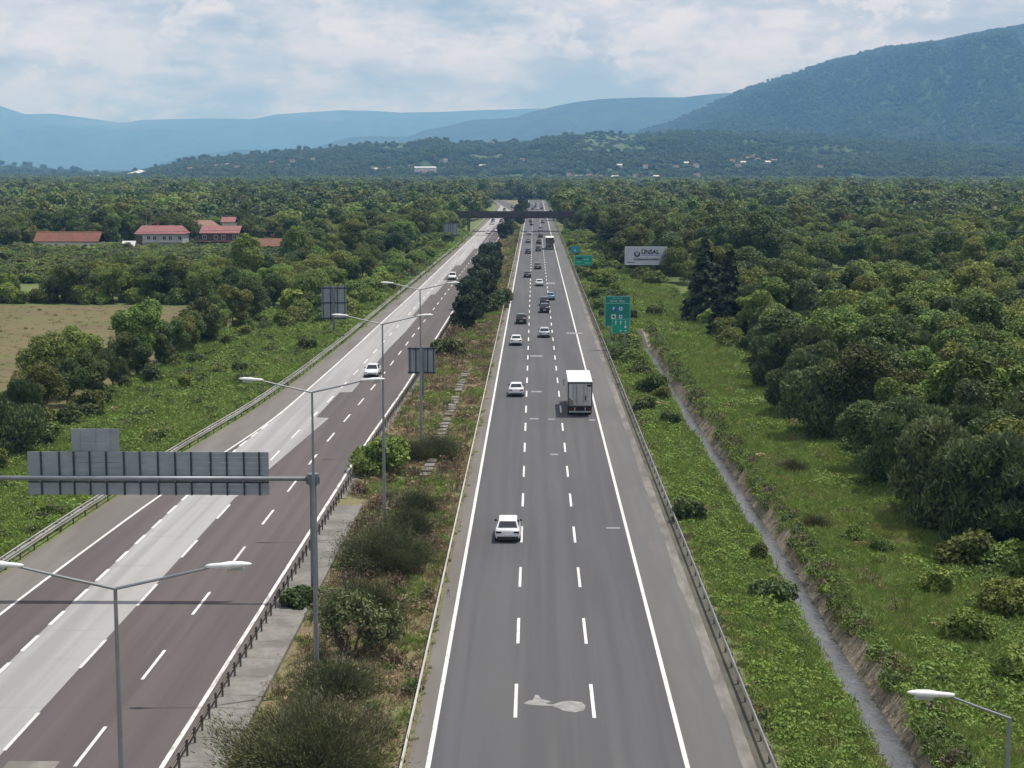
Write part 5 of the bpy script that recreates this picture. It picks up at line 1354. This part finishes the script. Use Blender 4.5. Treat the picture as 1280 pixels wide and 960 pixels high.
def frame_of(px0, px1, py0, py1, base, label, name='road_sign', cat='sign', grp=None, xm=None):
    pxm = (px0 + px1) / 2 if xm is None else xm
    b = place(pxm, base)
    def hh(py):
        a = at(pxm, py, 0); c = at(pxm, py, 5.0); return 5.0 * (b.y - a.y) / (c.y - a.y) - b.z
    e = empty(name, tuple(b), 0, label, cat, grp); w = (px1 - px0) / FPX * (b.y * .991 + 3.2)
    return e, w, hh(py1), hh(py0), b
e, w, z0, z1, b = frame_of(755.5, 787.5, 370, 408, 438, 'tall green service area sign with a blue P and three pictograms, right of the road')
plate(e, 'border', -w / 2, w / 2, z0, z1, M['sborder'], -.02, .02); plate(e, 'panel', -w / 2 + .10, w / 2 - .10, z0 + .10, z1 - .10, M['sgreen'], -.03, -.021)
hgt = z1 - z0; plate(e, 'divider', -w / 2 + .12, w / 2 - .12, z1 - hgt * .25, z1 - hgt * .225, M['sborder'], -.036, -.031)
text(e, 'Servis  Alanı', 0, z1 - hgt * .165, .42, M['swhite'], sx=1.0)
for k in range(7): plate(e, 'small_lettering', -.72 + k * .21, -.58 + k * .21, z1 - hgt * .095, z1 - hgt * (.06 if k % 3 else .05), M['sborder'], -.036, -.031)
def picto(px, pz, m, kind):
    q = plate(e, 'pictogram', px - .33, px + .33, pz - .33, pz + .33, m, -.038, -.031)
    if kind == 'P': text(q, 'P', px, pz, .62, M['swhite'], y=-.045, bold=.012)
    elif kind == 'x': plate(q, 'symbol', px - .16, px + .12, pz - .14, pz + .16, M['sdark'], -.045, -.039); plate(q, 'symbol', px + .03, px + .17, pz - .2, pz + .02, M['sdark'], -.045, -.0395)
    else:
        plate(q, 'field', px - .22, px + .22, pz - .22, pz + .22, M['swhite'], -.044, -.039)
        plate(q, 'symbol', px - .1, px + .12, pz - .11, pz + .09, M['sdark'], -.05, -.045)
picto(-.55, z1 - hgt * .42, M['sblue'], 'P'); picto(.45, z1 - hgt * .42, M['steal'], 'c'); picto(-.55, z1 - hgt * .68, M['swhite'], 'x'); picto(.45, z1 - hgt * .68, M['steal'], 'd')
for s in (-1, 1):
    mb = MB(); mb.tube([(s * w * .28, .12, -.4), (s * w * .28, .12, z1 - .3)], .09, 8); mb.build('post', M['pole'], e)
e2, w2, q0, q1, b2 = frame_of(764.5, 786.5, 398.5, 416.5, 441, 'smaller green sign with three arrows in front of the tall service area sign')
plate(e2, 'border', -w2 / 2, w2 / 2, q0, q1, M['sborder'], -.02, .02); plate(e2, 'panel', -w2 / 2 + .07, w2 / 2 - .07, q0 + .07, q1 - .07, M['sgreen2'], -.03, -.021)
for i, a in enumerate((-.7, 0, .7)):
    mb = MB(); zz = q1 - .62; mb.box(a - .05, a + .05, -.037, -.031, zz - .25, zz + .15); mb.add([(a - .15, -.037, zz + .13), (a + .15, -.037, zz + .13), (a, -.037, zz + .40)], [(0, 1, 2)]); mb.build('arrow', M['swhite'], e2)
mb = MB(); mb.tube([(.7, -.031, (q0 + q1) / 2 - .12), (.7, -.038, (q0 + q1) / 2 - .12)], .19, 14); mb.build('roundel', M['swhite'], e2)
for a in (0.0, .7): plate(e2, 'small_lettering', a - .17, a + .17, q0 + .28, q0 + .42, M['swhite'], -.036, -.031)
for s in (-1, 1):
    mb = MB(); mb.tube([(s * w2 * .28, .1, -.4), (s * w2 * .28, .1, q1 - .2)], .07, 8); mb.build('post', M['pole'], e2)
e, w, z0, z1, b = frame_of(718, 740.5, 319.3, 331.5, 341, 'wide green direction sign farther along the right verge')
plate(e, 'border', -w / 2, w / 2, z0, z1, M['sborder'], -.02, .02); plate(e, 'panel', -w / 2 + .13, w / 2 - .13, z0 + .13, z1 - .13, M['sgreen2'], -.03, -.021)
plate(e, 'dark_field', -w * .40, -w * .08, z1 - .95, z1 - .55, M['sdark'], -.037, -.031)
for (a0, a1, c0, c1) in ((.02, .30, .50, .68), (-.38, -.1, .30, .42), (.05, .38, .18, .3)): plate(e, 'small_lettering', w * a0, w * a1, z0 + (z1 - z0) * c0, z0 + (z1 - z0) * c1, M['sborder'], -.036, -.031)
for s in (-1, 1):
    mb = MB(); mb.tube([(s * w * .3, .12, -.4), (s * w * .3, .12, z1 - .3)], .1, 8); mb.build('post', M['pole'], e)
e, w, z0, z1, b = frame_of(713.5, 723.5, 307.5, 316, 332, 'small blue green sign behind the wide green direction sign')
plate(e, 'panel', -w / 2, w / 2, z0, z1, M['steal'], -.02, .02); plate(e, 'arrow', -.2, .25, z0 + .5, z0 + .8, M['swhite'], -.03, -.021)
mb = MB(); mb.tube([(0, .12, -.4), (0, .12, z1 - .3)], .09, 8); mb.build('post', M['pole'], e)
e, w, z0, z1, b = frame_of(781, 833, 308.5, 330.8, 353, 'white billboard with a dark U emblem and lettering on two posts, before the right wood', name='billboard', cat='billboard', xm=807)
plate(e, 'panel', -w / 2, w / 2, z0, z1, M['board'], -.05, .1)
mb = MB()
for (a0, a1, c0, c1) in ((-w / 2 - .06, w / 2 + .06, z1 - .1, z1 + .06), (-w / 2 - .06, w / 2 + .06, z0 - .06, z0 + .1), (-w / 2 - .06, -w / 2 + .08, z0 + .1, z1 - .1), (w / 2 - .08, w / 2 + .06, z0 + .1, z1 - .1)): mb.box(a0, a1, -.1, .06, c0, c1)
mb.build('frame', M['swhite'], e)
hb = z1 - z0; fx = lambda px: (px - 807) / FPX * (b.y * .991 + 3.2)
# U emblem: thick ring open at the top with a lighter cup
mb = MB(); c_ = (fx(796), z0 + hb * .60); ro, ri = .74, .34; n = 14; V = []
for k in range(n + 1):
    a = math.pi + math.pi * k / n
    V += [(c_[0] + ro * math.cos(a), -.062, c_[1] + ro * math.sin(a)), (c_[0] + ri * math.cos(a), -.062, c_[1] + ri * math.sin(a))]
mb.add(V, [(2 * k, 2 * k + 1, 2 * k + 3, 2 * k + 2) for k in range(n)]); mb.box(c_[0] - ro, c_[0] - ri, -.066, -.056, c_[1], c_[1] + .45); mb.box(c_[0] + ri, c_[0] + ro, -.066, -.056, c_[1], c_[1] + .38)
mb.box(c_[0] - .05, c_[0] + .05, -.066, -.056, c_[1] - .05, c_[1] + .8); mb.box(c_[0] - .28, c_[0] - .18, -.066, -.056, c_[1] + .3, c_[1] + .7); mb.box(c_[0] + .18, c_[0] + .28, -.066, -.056, c_[1] + .3, c_[1] + .7)
mb.build('emblem', M['bnavy'], e)
text(e, 'ÜNSAL', fx(812.3), z0 + hb * .70, 1.38, M['bnavy'], y=-.06, bold=.05, sx=.98)
plate(e, 'small_lettering', fx(801.5), fx(823), z0 + hb * .50, z0 + hb * .56, M['bviolet'], -.058, -.051)
r2 = random.Random(6); a = fx(792)
mb = MB()
while a < fx(823):
    ww = r2.uniform(.10, .26); mb.box(a, a + ww, -.058, -.051, z0 + hb * .24, z0 + hb * r2.uniform(.32, .36)); a += ww + .07
mb.build('dark_lettering', M['sdark'], e)
mb = MB(); mb.box(fx(783.5), fx(793), -.058, -.051, z0 + hb * .11, z0 + hb * .15); mb.build('small_lettering', M['sdark'], e)
for px in (797.5, 818.3):
    mb = MB(); mb.tube([(fx(px), .25, -1), (fx(px), .25, z1 - .4)], .17, 8); mb.build('post', M['timber'], e)
# ------------------------------------------------------------------ vehicles
def paint(name, c, rough=.32): return simple('car_paint_' + name, c, rough=rough, spec=.5, coat=.6)
CP = {'white': paint('white', (.70, .71, .72)), 'silver': paint('silver', (.42, .43, .45)), 'black': paint('black', (.014, .015, .018)), 'dark': paint('dark_grey', (.035, .038, .045)),
      'grey': paint('grey', (.12, .125, .13)), 'blue': paint('blue', (.10, .26, .34)), 'maroon': paint('maroon', (.06, .03, .035))}
M['glass'] = simple('car_glass', (.018, .022, .028), rough=.08, spec=.8)
M['tyre'] = simple('tyre', (.018, .018, .019), rough=.9); M['rim'] = simple('rim', (.32, .33, .34), rough=.35, metal=.7)
M['trim'] = simple('black_trim', (.02, .02, .022), rough=.7); M['plate'] = simple('number_plate', (.62, .63, .64), rough=.5)
M['tail'] = simple('tail_light', (.22, .012, .015), rough=.25); M['head'] = simple('head_light', (.45, .48, .50), rough=.15, spec=.8)
M['tail_dark'] = simple('dark_tail_light', (.035, .012, .014), rough=.25)
def loft(st, prof):
    """st: (y, half width, z bottom, z top); prof: list of (fraction of half width, fraction of height) from bottom centre round to top centre"""
    V = []; n = len(prof)
    for (y, w, zb, zt) in st:
        for (a, b) in prof: V.append((a * w, y, zb + (zt - zb) * b))
        for (a, b) in prof[::-1][1:-1]: V.append((-a * w, y, zb + (zt - zb) * b))
    m = 2 * n - 2
    F = [(i * m + k, i * m + (k + 1) % m, (i + 1) * m + (k + 1) % m, (i + 1) * m + k) for i in range(len(st) - 1) for k in range(m)]
    F += [tuple(range(m))[::-1], tuple(range(len(V) - m, len(V)))]
    return V, F
PROF = [(0, 0), (.80, 0), (.93, .10), (1.0, .38), (.995, .62), (.94, .90), (.86, 1.0), (0, 1.03)]
KINDS = {
 'hatch': dict(L=4.25, H=1.50, body=[(-2.12, .74, .36, .80), (-2.06, .84, .24, .93), (-1.7, .895, .20, .98), (-.4, .90, .19, .96), (1.0, .895, .19, .93), (1.55, .87, .20, .86), (1.95, .80, .24, .74), (2.12, .66, .32, .60)],
               cab=(-1.98, 1.02, -1.45, .35, .96, .80, .64), wb=(-1.28, 1.32)),
 'sedan': dict(L=4.6, H=1.45, body=[(-2.28, .72, .38, .84), (-2.22, .84, .26, .99), (-1.9, .89, .21, 1.02), (-1.3, .90, .20, 1.0), (-.4, .90, .19, .95), (1.1, .89, .19, .91), (1.75, .86, .20, .84), (2.15, .78, .25, .72), (2.3, .64, .33, .58)],
               cab=(-1.62, 1.08, -.95, .30, .95, .79, .62), wb=(-1.33, 1.38)),
 'suv': dict(L=4.5, H=1.68, body=[(-2.22, .78, .42, .95), (-2.17, .87, .30, 1.06), (-1.8, .92, .26, 1.08), (-.4, .925, .25, 1.06), (1.1, .92, .25, 1.04), (1.7, .89, .26, .98), (2.08, .82, .30, .84), (2.22, .70, .38, .68)],
             cab=(-2.10, 1.10, -1.75, .45, 1.06, .84, .70), wb=(-1.35, 1.38)),
 'van': dict(L=4.9, H=1.95, body=[(-2.42, .84, .42, 1.0), (-2.38, .92, .30, 1.10), (-1.8, .95, .26, 1.12), (-.4, .95, .25, 1.12), (1.3, .94, .25, 1.10), (1.9, .91, .26, 1.0), (2.3, .84, .30, .82), (2.44, .70, .38, .62)],
             cab=(-2.36, 1.55, -2.22, .85, 1.12, .90, .80), wb=(-1.5, 1.55))}
MC = {}
def quad_between(A, B, C_, D_, u0, u1, v0, v1, off):
    """patch of quad A(bottom left) B(bottom right) C(top right) D(top left)"""
    def P(u, v): return (A * (1 - u) + B * u) * (1 - v) + (D_ * (1 - u) + C_ * u) * v
    nrm = (B - A).cross(D_ - A).normalized() * off
    return [P(u0, v0) + nrm, P(u1, v0) + nrm, P(u1, v1) + nrm, P(u0, v1) + nrm]
def car_meshes(kind, color):
    key = (kind, color)
    if key in MC: return MC[key]
    k = KINDS[kind]; H_ = k['H']; out = []
    V, F = loft(k['body'], PROF); mb = MB(); mb.add(V, F); bm_ = mb.mesh('body', CP[color], True); recalc(bm_)
    bm_.polygons.foreach_set('use_smooth', [True] * len(bm_.polygons))
    out.append(('body', bm_, (0, 0, 0), None))
    y0, y1, r0, r1, zb, wb_, wr = k['cab']; zb -= .03
    A = [Vector((-wb_ - .03, y0, zb)), Vector((wb_ + .03, y0, zb)), Vector((wb_ + .04, y1, zb - .05)), Vector((-wb_ - .04, y1, zb - .05))]
    T = [Vector((-wr, r0, H_ - .05)), Vector((wr, r0, H_ - .05)), Vector((wr - .02, r1, H_ - .05)), Vector((-wr + .02, r1, H_ - .05))]
    ym = (r0 + r1) / 2
    T2 = [Vector((-wr + .10, r0 + .12, H_)), Vector((wr - .10, r0 + .12, H_)), Vector((wr - .12, r1 - .15, H_ - .01)), Vector((-wr + .12, r1 - .15, H_ - .01))]
    mb = MB(); mb.add([*A, *T, *T2], [(0, 1, 5, 4), (1, 2, 6, 5), (2, 3, 7, 6), (3, 0, 4, 7), (4, 5, 9, 8), (5, 6, 10, 9), (6, 7, 11, 10), (7, 4, 8, 11), (8, 9, 10, 11)])
    rm = mb.mesh('roof', CP[color]); recalc(rm); out.append(('roof', rm, (0, 0, 0), None))
    mb = MB(); mb.add(quad_between(A[0], A[1], T[1], T[0], .07, .93, .20, .93, .008), [(0, 1, 2, 3)]); out.append(('rear_window', mb.mesh('rear_window', M['glass']), (0, 0, 0), None))
    mb = MB(); mb.add(quad_between(A[2], A[3], T[3], T[2], .06, .94, .10, .94, .008), [(0, 1, 2, 3)]); out.append(('windscreen', mb.mesh('windscreen', M['glass']), (0, 0, 0), None))
    for (p, q, r, s) in ((1, 2, 6, 5), (3, 0, 4, 7)):
        B_ = [*A, *T]; mb = MB()
        for (u0, u1) in ((.10, .34), (.37, .62), (.65, .90)) if p == 1 else ((.10, .35), (.38, .63), (.66, .90)):
            mb.add(quad_between(B_[p], B_[q], B_[r], B_[s], u0, u1, .20, .88, .008), [(0, 1, 2, 3)])
        out.append(('side_window', mb.mesh('side_window', M['glass']), (0, 0, 0), None))
    L2 = k['L'] / 2; bt = k['body'][1]
    for s in (-1, 1):
        mb = MB(); mb.box(min(s * bt[1] * .52, s * bt[1] * .97), max(s * bt[1] * .52, s * bt[1] * .97), -L2 - .005, -L2 + .22, bt[3] - .24, bt[3] - .11)
        out.append(('tail_light', mb.mesh('tail_light', M['tail_dark'] if color == 'white' and kind == 'hatch' else M['tail']), (0, 0, 0), None))
        mb = MB(); mb.box(min(s * .42, s * .74), max(s * .42, s * .74), L2 - .22, L2 + .0, k['body'][-1][3] - .02, k['body'][-1][3] + .10)
        out.append(('headlight', mb.mesh('headlight', M['head']), (0, 0, 0), None))
        mb = MB(); mb.box(-.085, .085, -.05, .05, -.06, .06); out.append(('mirror', mb.mesh('mirror', M['trim']), (s * (wb_ + .10), y1 - .45, zb + .12), None))
        for yy in k['wb']:
            mb = MB(); n = 18; V = [(x * .11, .325 * rr_ * math.cos(2 * math.pi * j / n), .325 * rr_ * math.sin(2 * math.pi * j / n)) for (x, rr_) in ((-1, .9), (-.8, 1), (.8, 1), (1, .9)) for j in range(n)]
            F = [(i * n + j, i * n + (j + 1) % n, (i + 1) * n + (j + 1) % n, (i + 1) * n + j) for i in range(3) for j in range(n)] + [tuple(range(n)), tuple(range(3 * n, 4 * n))]
            mb.add(V, F); wm_ = mb.mesh('wheel', M['tyre'])
            mb = MB(); V = [(s * .118, .20 * math.cos(2 * math.pi * j / 10), .20 * math.sin(2 * math.pi * j / 10)) for j in range(10)]; mb.add(V, [tuple(range(10))])
            out.append(('wheel', wm_, (s * (.80 if kind != 'van' else .85), yy, .325), mb.mesh('rim', M['rim'])))
    mb = MB(); mb.box(-bt[1] * .88, bt[1] * .88, -L2 - .03, -L2 + .1, .27, .46); out.append(('rear_bumper', mb.mesh('rear_bumper', M['trim']), (0, 0, 0), None))
    mb = MB(); mb.box(-.26, .26, -L2 - .045, -L2 - .031, .50, .61); mb.box(-.26, .26, -L2 - .03, -L2 + .05, .5, .61); out.append(('number_plate', mb.mesh('number_plate', M['plate']), (0, 0, .0), None))
    mb = MB(); mb.box(-.62, .62, L2 - .1, L2 + .02, .26, .42); out.append(('grille', mb.mesh('grille', M['trim']), (0, 0, 0), None))
    mb = MB(); mb.box(-.35, .35, L2 - .08, L2 + .015, .48, .56); out.append(('grille', mb.mesh('grille', M['trim']), (0, 0, 0), None))
    MC[key] = out
    return out
def car(kind, color, px, py, label, face=1, lane=None, name=None, cat='car', group=None, full=True):
    """rear (face=1) or front (face=-1) ground edge at the pixel"""
    p = at(px, py, 0); k = KINDS[kind]
    x = p.x if lane is None else lane; y = p.y + k['L'] / 2
    rz = 0 if face > 0 else math.pi
    if x < -12: rz += -math.atan2(float(xR(y + 30) - xR(y)), 30)
    e = empty(name or 'car', (x, y, .006), rz, label, cat, group)
    for (nm, me, loc, sub) in car_meshes(kind, color):
        if not full and nm in ('mirror', 'grille', 'number_plate', 'side_window'): continue
        o = link(nm, me, e, loc)
        if sub and full: link('rim', sub, o)
    return e
car('hatch', 'white', 634.5, 679, 'white hatchback in the left lane with dark rear lights, nearest car')
car('sedan', 'white', 645, 496.5, 'white saloon car in the left lane beside the truck')
car('sedan', 'white', 645, 432.5, 'white saloon car in the left lane, second ahead of the nearest hatchback')
car('hatch', 'silver', 680.5, 422.5, 'silver hatchback in the middle lane behind the two black cars')
car('suv', 'black', 651.5, 405.5, 'black car with a glint on its roof in the left lane')
car('suv', 'black', 680.8, 391.5, 'nearer of two black estate cars close together in the middle lane')
car('suv', 'black', 680.8, 382.5, 'farther of two black estate cars close together in the middle lane')
car('hatch', 'blue', 688, 375.5, 'small light blue car changing to the right lane ahead of the black pair')
car('hatch', 'white', 674.2, 358, 'small white car in the middle lane beyond the blue one')
car('hatch', 'dark', 659.3, 347.2, 'dark car in the left lane level with the dark median bush')
car('suv', 'grey', 672.2, 336.8, 'dull grey car in the middle lane beyond the small white one')
car('suv', 'dark', 660.2, 317.5, 'dark tall car in the left lane level with the far truck', group='far cars on the right carriageway')
car('suv', 'black', 672.8, 314.5, 'black car in the middle lane left of the far truck', group='far cars on the right carriageway')
car('hatch', 'grey', 660, 304, 'grey car in the left lane just beyond the far truck', full=False)
car('suv', 'black', 673.5, 305.5, 'black car in the middle lane just ahead of the far truck', full=False)
car('suv', 'dark', 675.5, 297.5, 'dark car in the middle lane behind the white van', full=False)
car('suv', 'silver', 661.5, 294, 'silver car in the left lane level with the far white van', full=False)
car('van', 'white', 675.5, 289.5, 'white van in the middle lane before the bridge', name='van', cat='van', full=False)
car('hatch', 'black', 664.6, 282, 'black car in the left lane, first of two near the bridge', full=False)
car('hatch', 'dark', 663.3, 278, 'dark car in the left lane, second of two near the bridge', full=False)
car('hatch', 'grey', 678.3, 279.2, 'grey car in the right lane just before the bridge', full=False)
for i, (a, b, k, c) in enumerate([(666, 262.5, 'suv', 'black'), (669, 259.5, 'hatch', 'dark'), (672, 262, 'hatch', 'white'), (677, 262, 'suv', 'dark'), (676.5, 257, 'van', 'white'), (669, 256.5, 'suv', 'grey'), (667, 257.5, 'suv', 'white')]):
    car(k, c, a, b, ['black car just beyond the bridge in the left lane', 'dark car beyond the bridge between two lanes', 'white car beyond the bridge in the middle lane', 'dark car beyond the bridge in the right lane', 'white van far beyond the bridge in the right lane', 'grey car far beyond the bridge', 'white car far beyond the bridge in the left lane'][i], full=False, name='van' if k == 'van' else None, cat='van' if k == 'van' else 'car')
car('sedan', 'white', 463.5, 472, 'white saloon car coming towards the camera on the left carriageway, seen over a lamp head', face=-1)
car('suv', 'white', 565, 350, 'white car coming on the left carriageway level with the median pines', face=-1)
car('hatch', 'white', 611.2, 308.3, 'white car on the left carriageway beside the far median trees', face=-1, full=False)
car('sedan', 'silver', 610, 292.6, 'silver car on the pale lane of the left carriageway, far', face=-1, full=False)
car('van', 'white', 621.5, 290, 'white van on the left carriageway nearest the median, far', face=-1, name='van', cat='van', full=False)
car('suv', 'black', 616, 277.6, 'black car on the left carriageway just under the bridge', face=-1, full=False)
car('hatch', 'dark', 626.5, 277.5, 'dark car on the left carriageway under the bridge, nearer the median', face=-1, full=False)
car('hatch', 'silver', 614.5, 281, 'silver car on the left carriageway close to the bridge', face=-1, full=False)
car('van', 'dark', 630.5, 263.8, 'dark van beyond the bridge on the left carriageway', face=-1, name='van', cat='van', full=False)
car('suv', 'dark', 639.5, 260, 'dark car beyond the bridge on the left carriageway, near the median trees', face=-1, full=False)
# trucks
M['tarp'] = mat('truck_roof_white', [(0.588, 0.588, 0.573), (0.638, 0.638, 0.622)], scale=.5, rough=.6, coord='object')
M['tside'] = mat('truck_side', [(.36, .37, .37), (.45, .45, .44)], scale=.5, rough=.6, coord='object')
M['tdoor'] = mat('truck_door_grey', [(.33, .34, .335), (.52, .53, .52)], scale=.9, rough=.6, coord='object', stretch=(3, 1, .3))
M['tdoor2'] = mat('truck_door_brown', [(.20, .155, .125), (.25, .20, .165)], scale=1.5, rough=.8, coord='object')
def truck(px, py, label, L_=9.6, W=2.56, Hh=3.72, door='tdoor', colorcab='white', lane=None):
    p = at(px, py, 0); e = empty('box_truck', (p.x if lane is None else lane, p.y + .0, .006), 0, label, 'truck')
    w = W / 2
    mb = MB(); mb.box(-w, w, .06, L_, 1.12, Hh - .06); mb.build('box_side', M['tside'], e)
    mb = MB(); mb.box(-w - .01, w + .01, .0, L_ + .02, Hh - .056, Hh); mb.build('box_roof', M['tarp'], e)
    mb = MB()
    for (a0, a1, c0, c1) in ((-w - .01, -w + .09, 1.05, Hh - .06), (w - .09, w + .01, 1.05, Hh - .06), (-w + .09, w - .09, Hh - .2, Hh - .06), (-w + .09, w - .09, 1.02, 1.16)): mb.box(a0, a1, -.01, .055, c0, c1)
    fr_ = mb.build('rear_frame', M['trim'], e)
    for i, (a0, a1) in enumerate(((-w + .10, -w + .46), (-w + .49, -.43), (-.41, -.02), (.02, .42), (.44, w - .48), (w - .46, w - .10))):
        mb = MB(); mb.box(a0, a1, .02, .05, 1.18, Hh - .21); mb.build('door_panel', M[door], e)
    for a in (-.72, -.36, .36, .72):
        mb = MB(); mb.tube([(a, -.02, 1.1), (a, -.02, Hh - .15)], .022, 6); mb.build('locking_bar', M['galv'], e)
        mb = MB(); mb.box(a - .16, a + .16, -.035, .018, 1.62, 1.70); mb.build('handle', M['rim'], e)
    mb = MB(); mb.box(-w + .12, -.75, -.02, .018, 1.2, 1.95); mb.build('lower_door_panel', M['tdoor2'], e)
    mb = MB(); mb.box(w - .55, w - .12, -.02, .018, Hh - .52, Hh - .30); mb.build('vent', M['trim'], e)
    mb = MB(); mb.box(.52, .64, -.03, .018, 1.75, 2.2); mb.build('tool_box', M['trim'], e)
    for s in (-1, 1):
        mb = MB(); mb.box(s * .80 - .10, s * .80 + .10, -.03, .018, 1.78, 1.95); mb.build('marker_lamp', M['plate'], e)
        mb = MB(); mb.box(s * .98 - .17, s * .98 + .17, -.02, .05, .80, .92); mb.build('tail_light', M['tail'], e)
        for yy in (1.9, 3.2, L_ - .2, L_ + 1.9 - .9):
            mb = MB(); n = 18; hw2 = .26 if yy < 4 else .16
            V = [(x * hw2, .5 * r_ * math.cos(2 * math.pi * j / n), .5 * r_ * math.sin(2 * math.pi * j / n)) for (x, r_) in ((-1, .92), (-.85, 1), (.85, 1), (1, .92)) for j in range(n)]
            F = [(i * n + j, i * n + (j + 1) % n, (i + 1) * n + (j + 1) % n, (i + 1) * n + j) for i in range(3) for j in range(n)] + [tuple(range(n)), tuple(range(3 * n, 4 * n))]
            mb.add(V, F); mb.build('wheel', M['tyre'], e, loc=(s * 1.0, yy, .5))
            if yy > L_ - .5: continue
            mb = MB(); mb.box(s * 1.0 - .27, s * 1.0 + .27, yy - .75, yy - .72, .25, .95); mb.build('mud_flap', M['trim'], e)
    mb = MB(); mb.box(-.45, .45, .3, L_ + 1.8, .65, 1.0); mb.box(-w + .05, w - .05, .15, L_ - .1, 1.0, 1.115); mb.build('chassis', M['trim'], e)
    mb = MB(); mb.box(-w + .12, w - .12, -.06, .02, .46, .62); mb.box(-.6, -.5, -.02, .1, .6, 1.0); mb.box(.5, .6, -.02, .1, .6, 1.0); mb.build('under_run_bar', M['galv'], e)
    mb = MB(); V, F = loft([(L_ + .15, 1.18, .7, 2.75), (L_ + .3, 1.22, .6, 2.85), (L_ + 1.6, 1.22, .55, 2.85), (L_ + 2.0, 1.18, .5, 2.2), (L_ + 2.1, 1.1, .5, 1.6)], PROF); mb.add(V, F)
    cb = mb.mesh('cab', CP[colorcab]); recalc(cb); link('cab', cb, e)
    mb = MB(); mb.add([(-1.05, L_ + 1.72, 2.72), (1.05, L_ + 1.72, 2.72), (1.08, L_ + 2.03, 2.0), (-1.08, L_ + 2.03, 2.0)], [(0, 1, 2, 3)]); mb.build('windscreen', M['glass'], e)
    for s in (-1, 1):
        mb = MB(); mb.tube([(s * 1.2, L_ + 1.75, 2.45), (s * 1.40, L_ + 1.85, 2.45)], .025, 6); mb.box(s * 1.42 - .12, s * 1.58 + .12, L_ + 1.75, L_ + 1.85, 1.75, 2.5); mb.build('mirror', M['trim'], e)
    return e
truck(725, 521.0, 'white roofed box truck in the right lane with grey ribbed rear doors, nearest truck')
truck(687.2, 312.2, 'far box truck with a white roof and dark rear in the right lane', L_=12, Hh=3.9, door='timber')
# ------------------------------------------------------------------ haze
hm = bpy.data.materials.new('haze'); hm.use_nodes = True
nt = hm.node_tree; nt.nodes.clear()
pv = nt.nodes.new('ShaderNodeVolumePrincipled'); pv.inputs['Color'].default_value = HAZE_COLOR; pv.inputs['Density'].default_value = HAZE_DENSITY; pv.inputs['Anisotropy'].default_value = 0.0; pv.inputs['Absorption Color'].default_value = (.62, .62, .62, 1)
out = nt.nodes.new('ShaderNodeOutputMaterial'); nt.links.new(pv.outputs[0], out.inputs['Volume'])
top = max(float(V_M[:, :, 2].max()), 900) + 900
zmaxes = [max(v.co.z for v in o.data.vertices) for o in bpy.data.objects if o.type == 'MESH' and o.data and o.name.startswith(('far_mountains', 'blue_ridge', 'mountain', 'low_hill')) and len(o.data.vertices)]
top = max(zmaxes) + 60
mb = MB(); mb.box(-15900, 15900, -2900, 24500, -5.0, top)
hz = mb.build('haze', hm); tag(hz, kind='stuff', label='thin blue haze filling the valley air')
print('haze top', top)
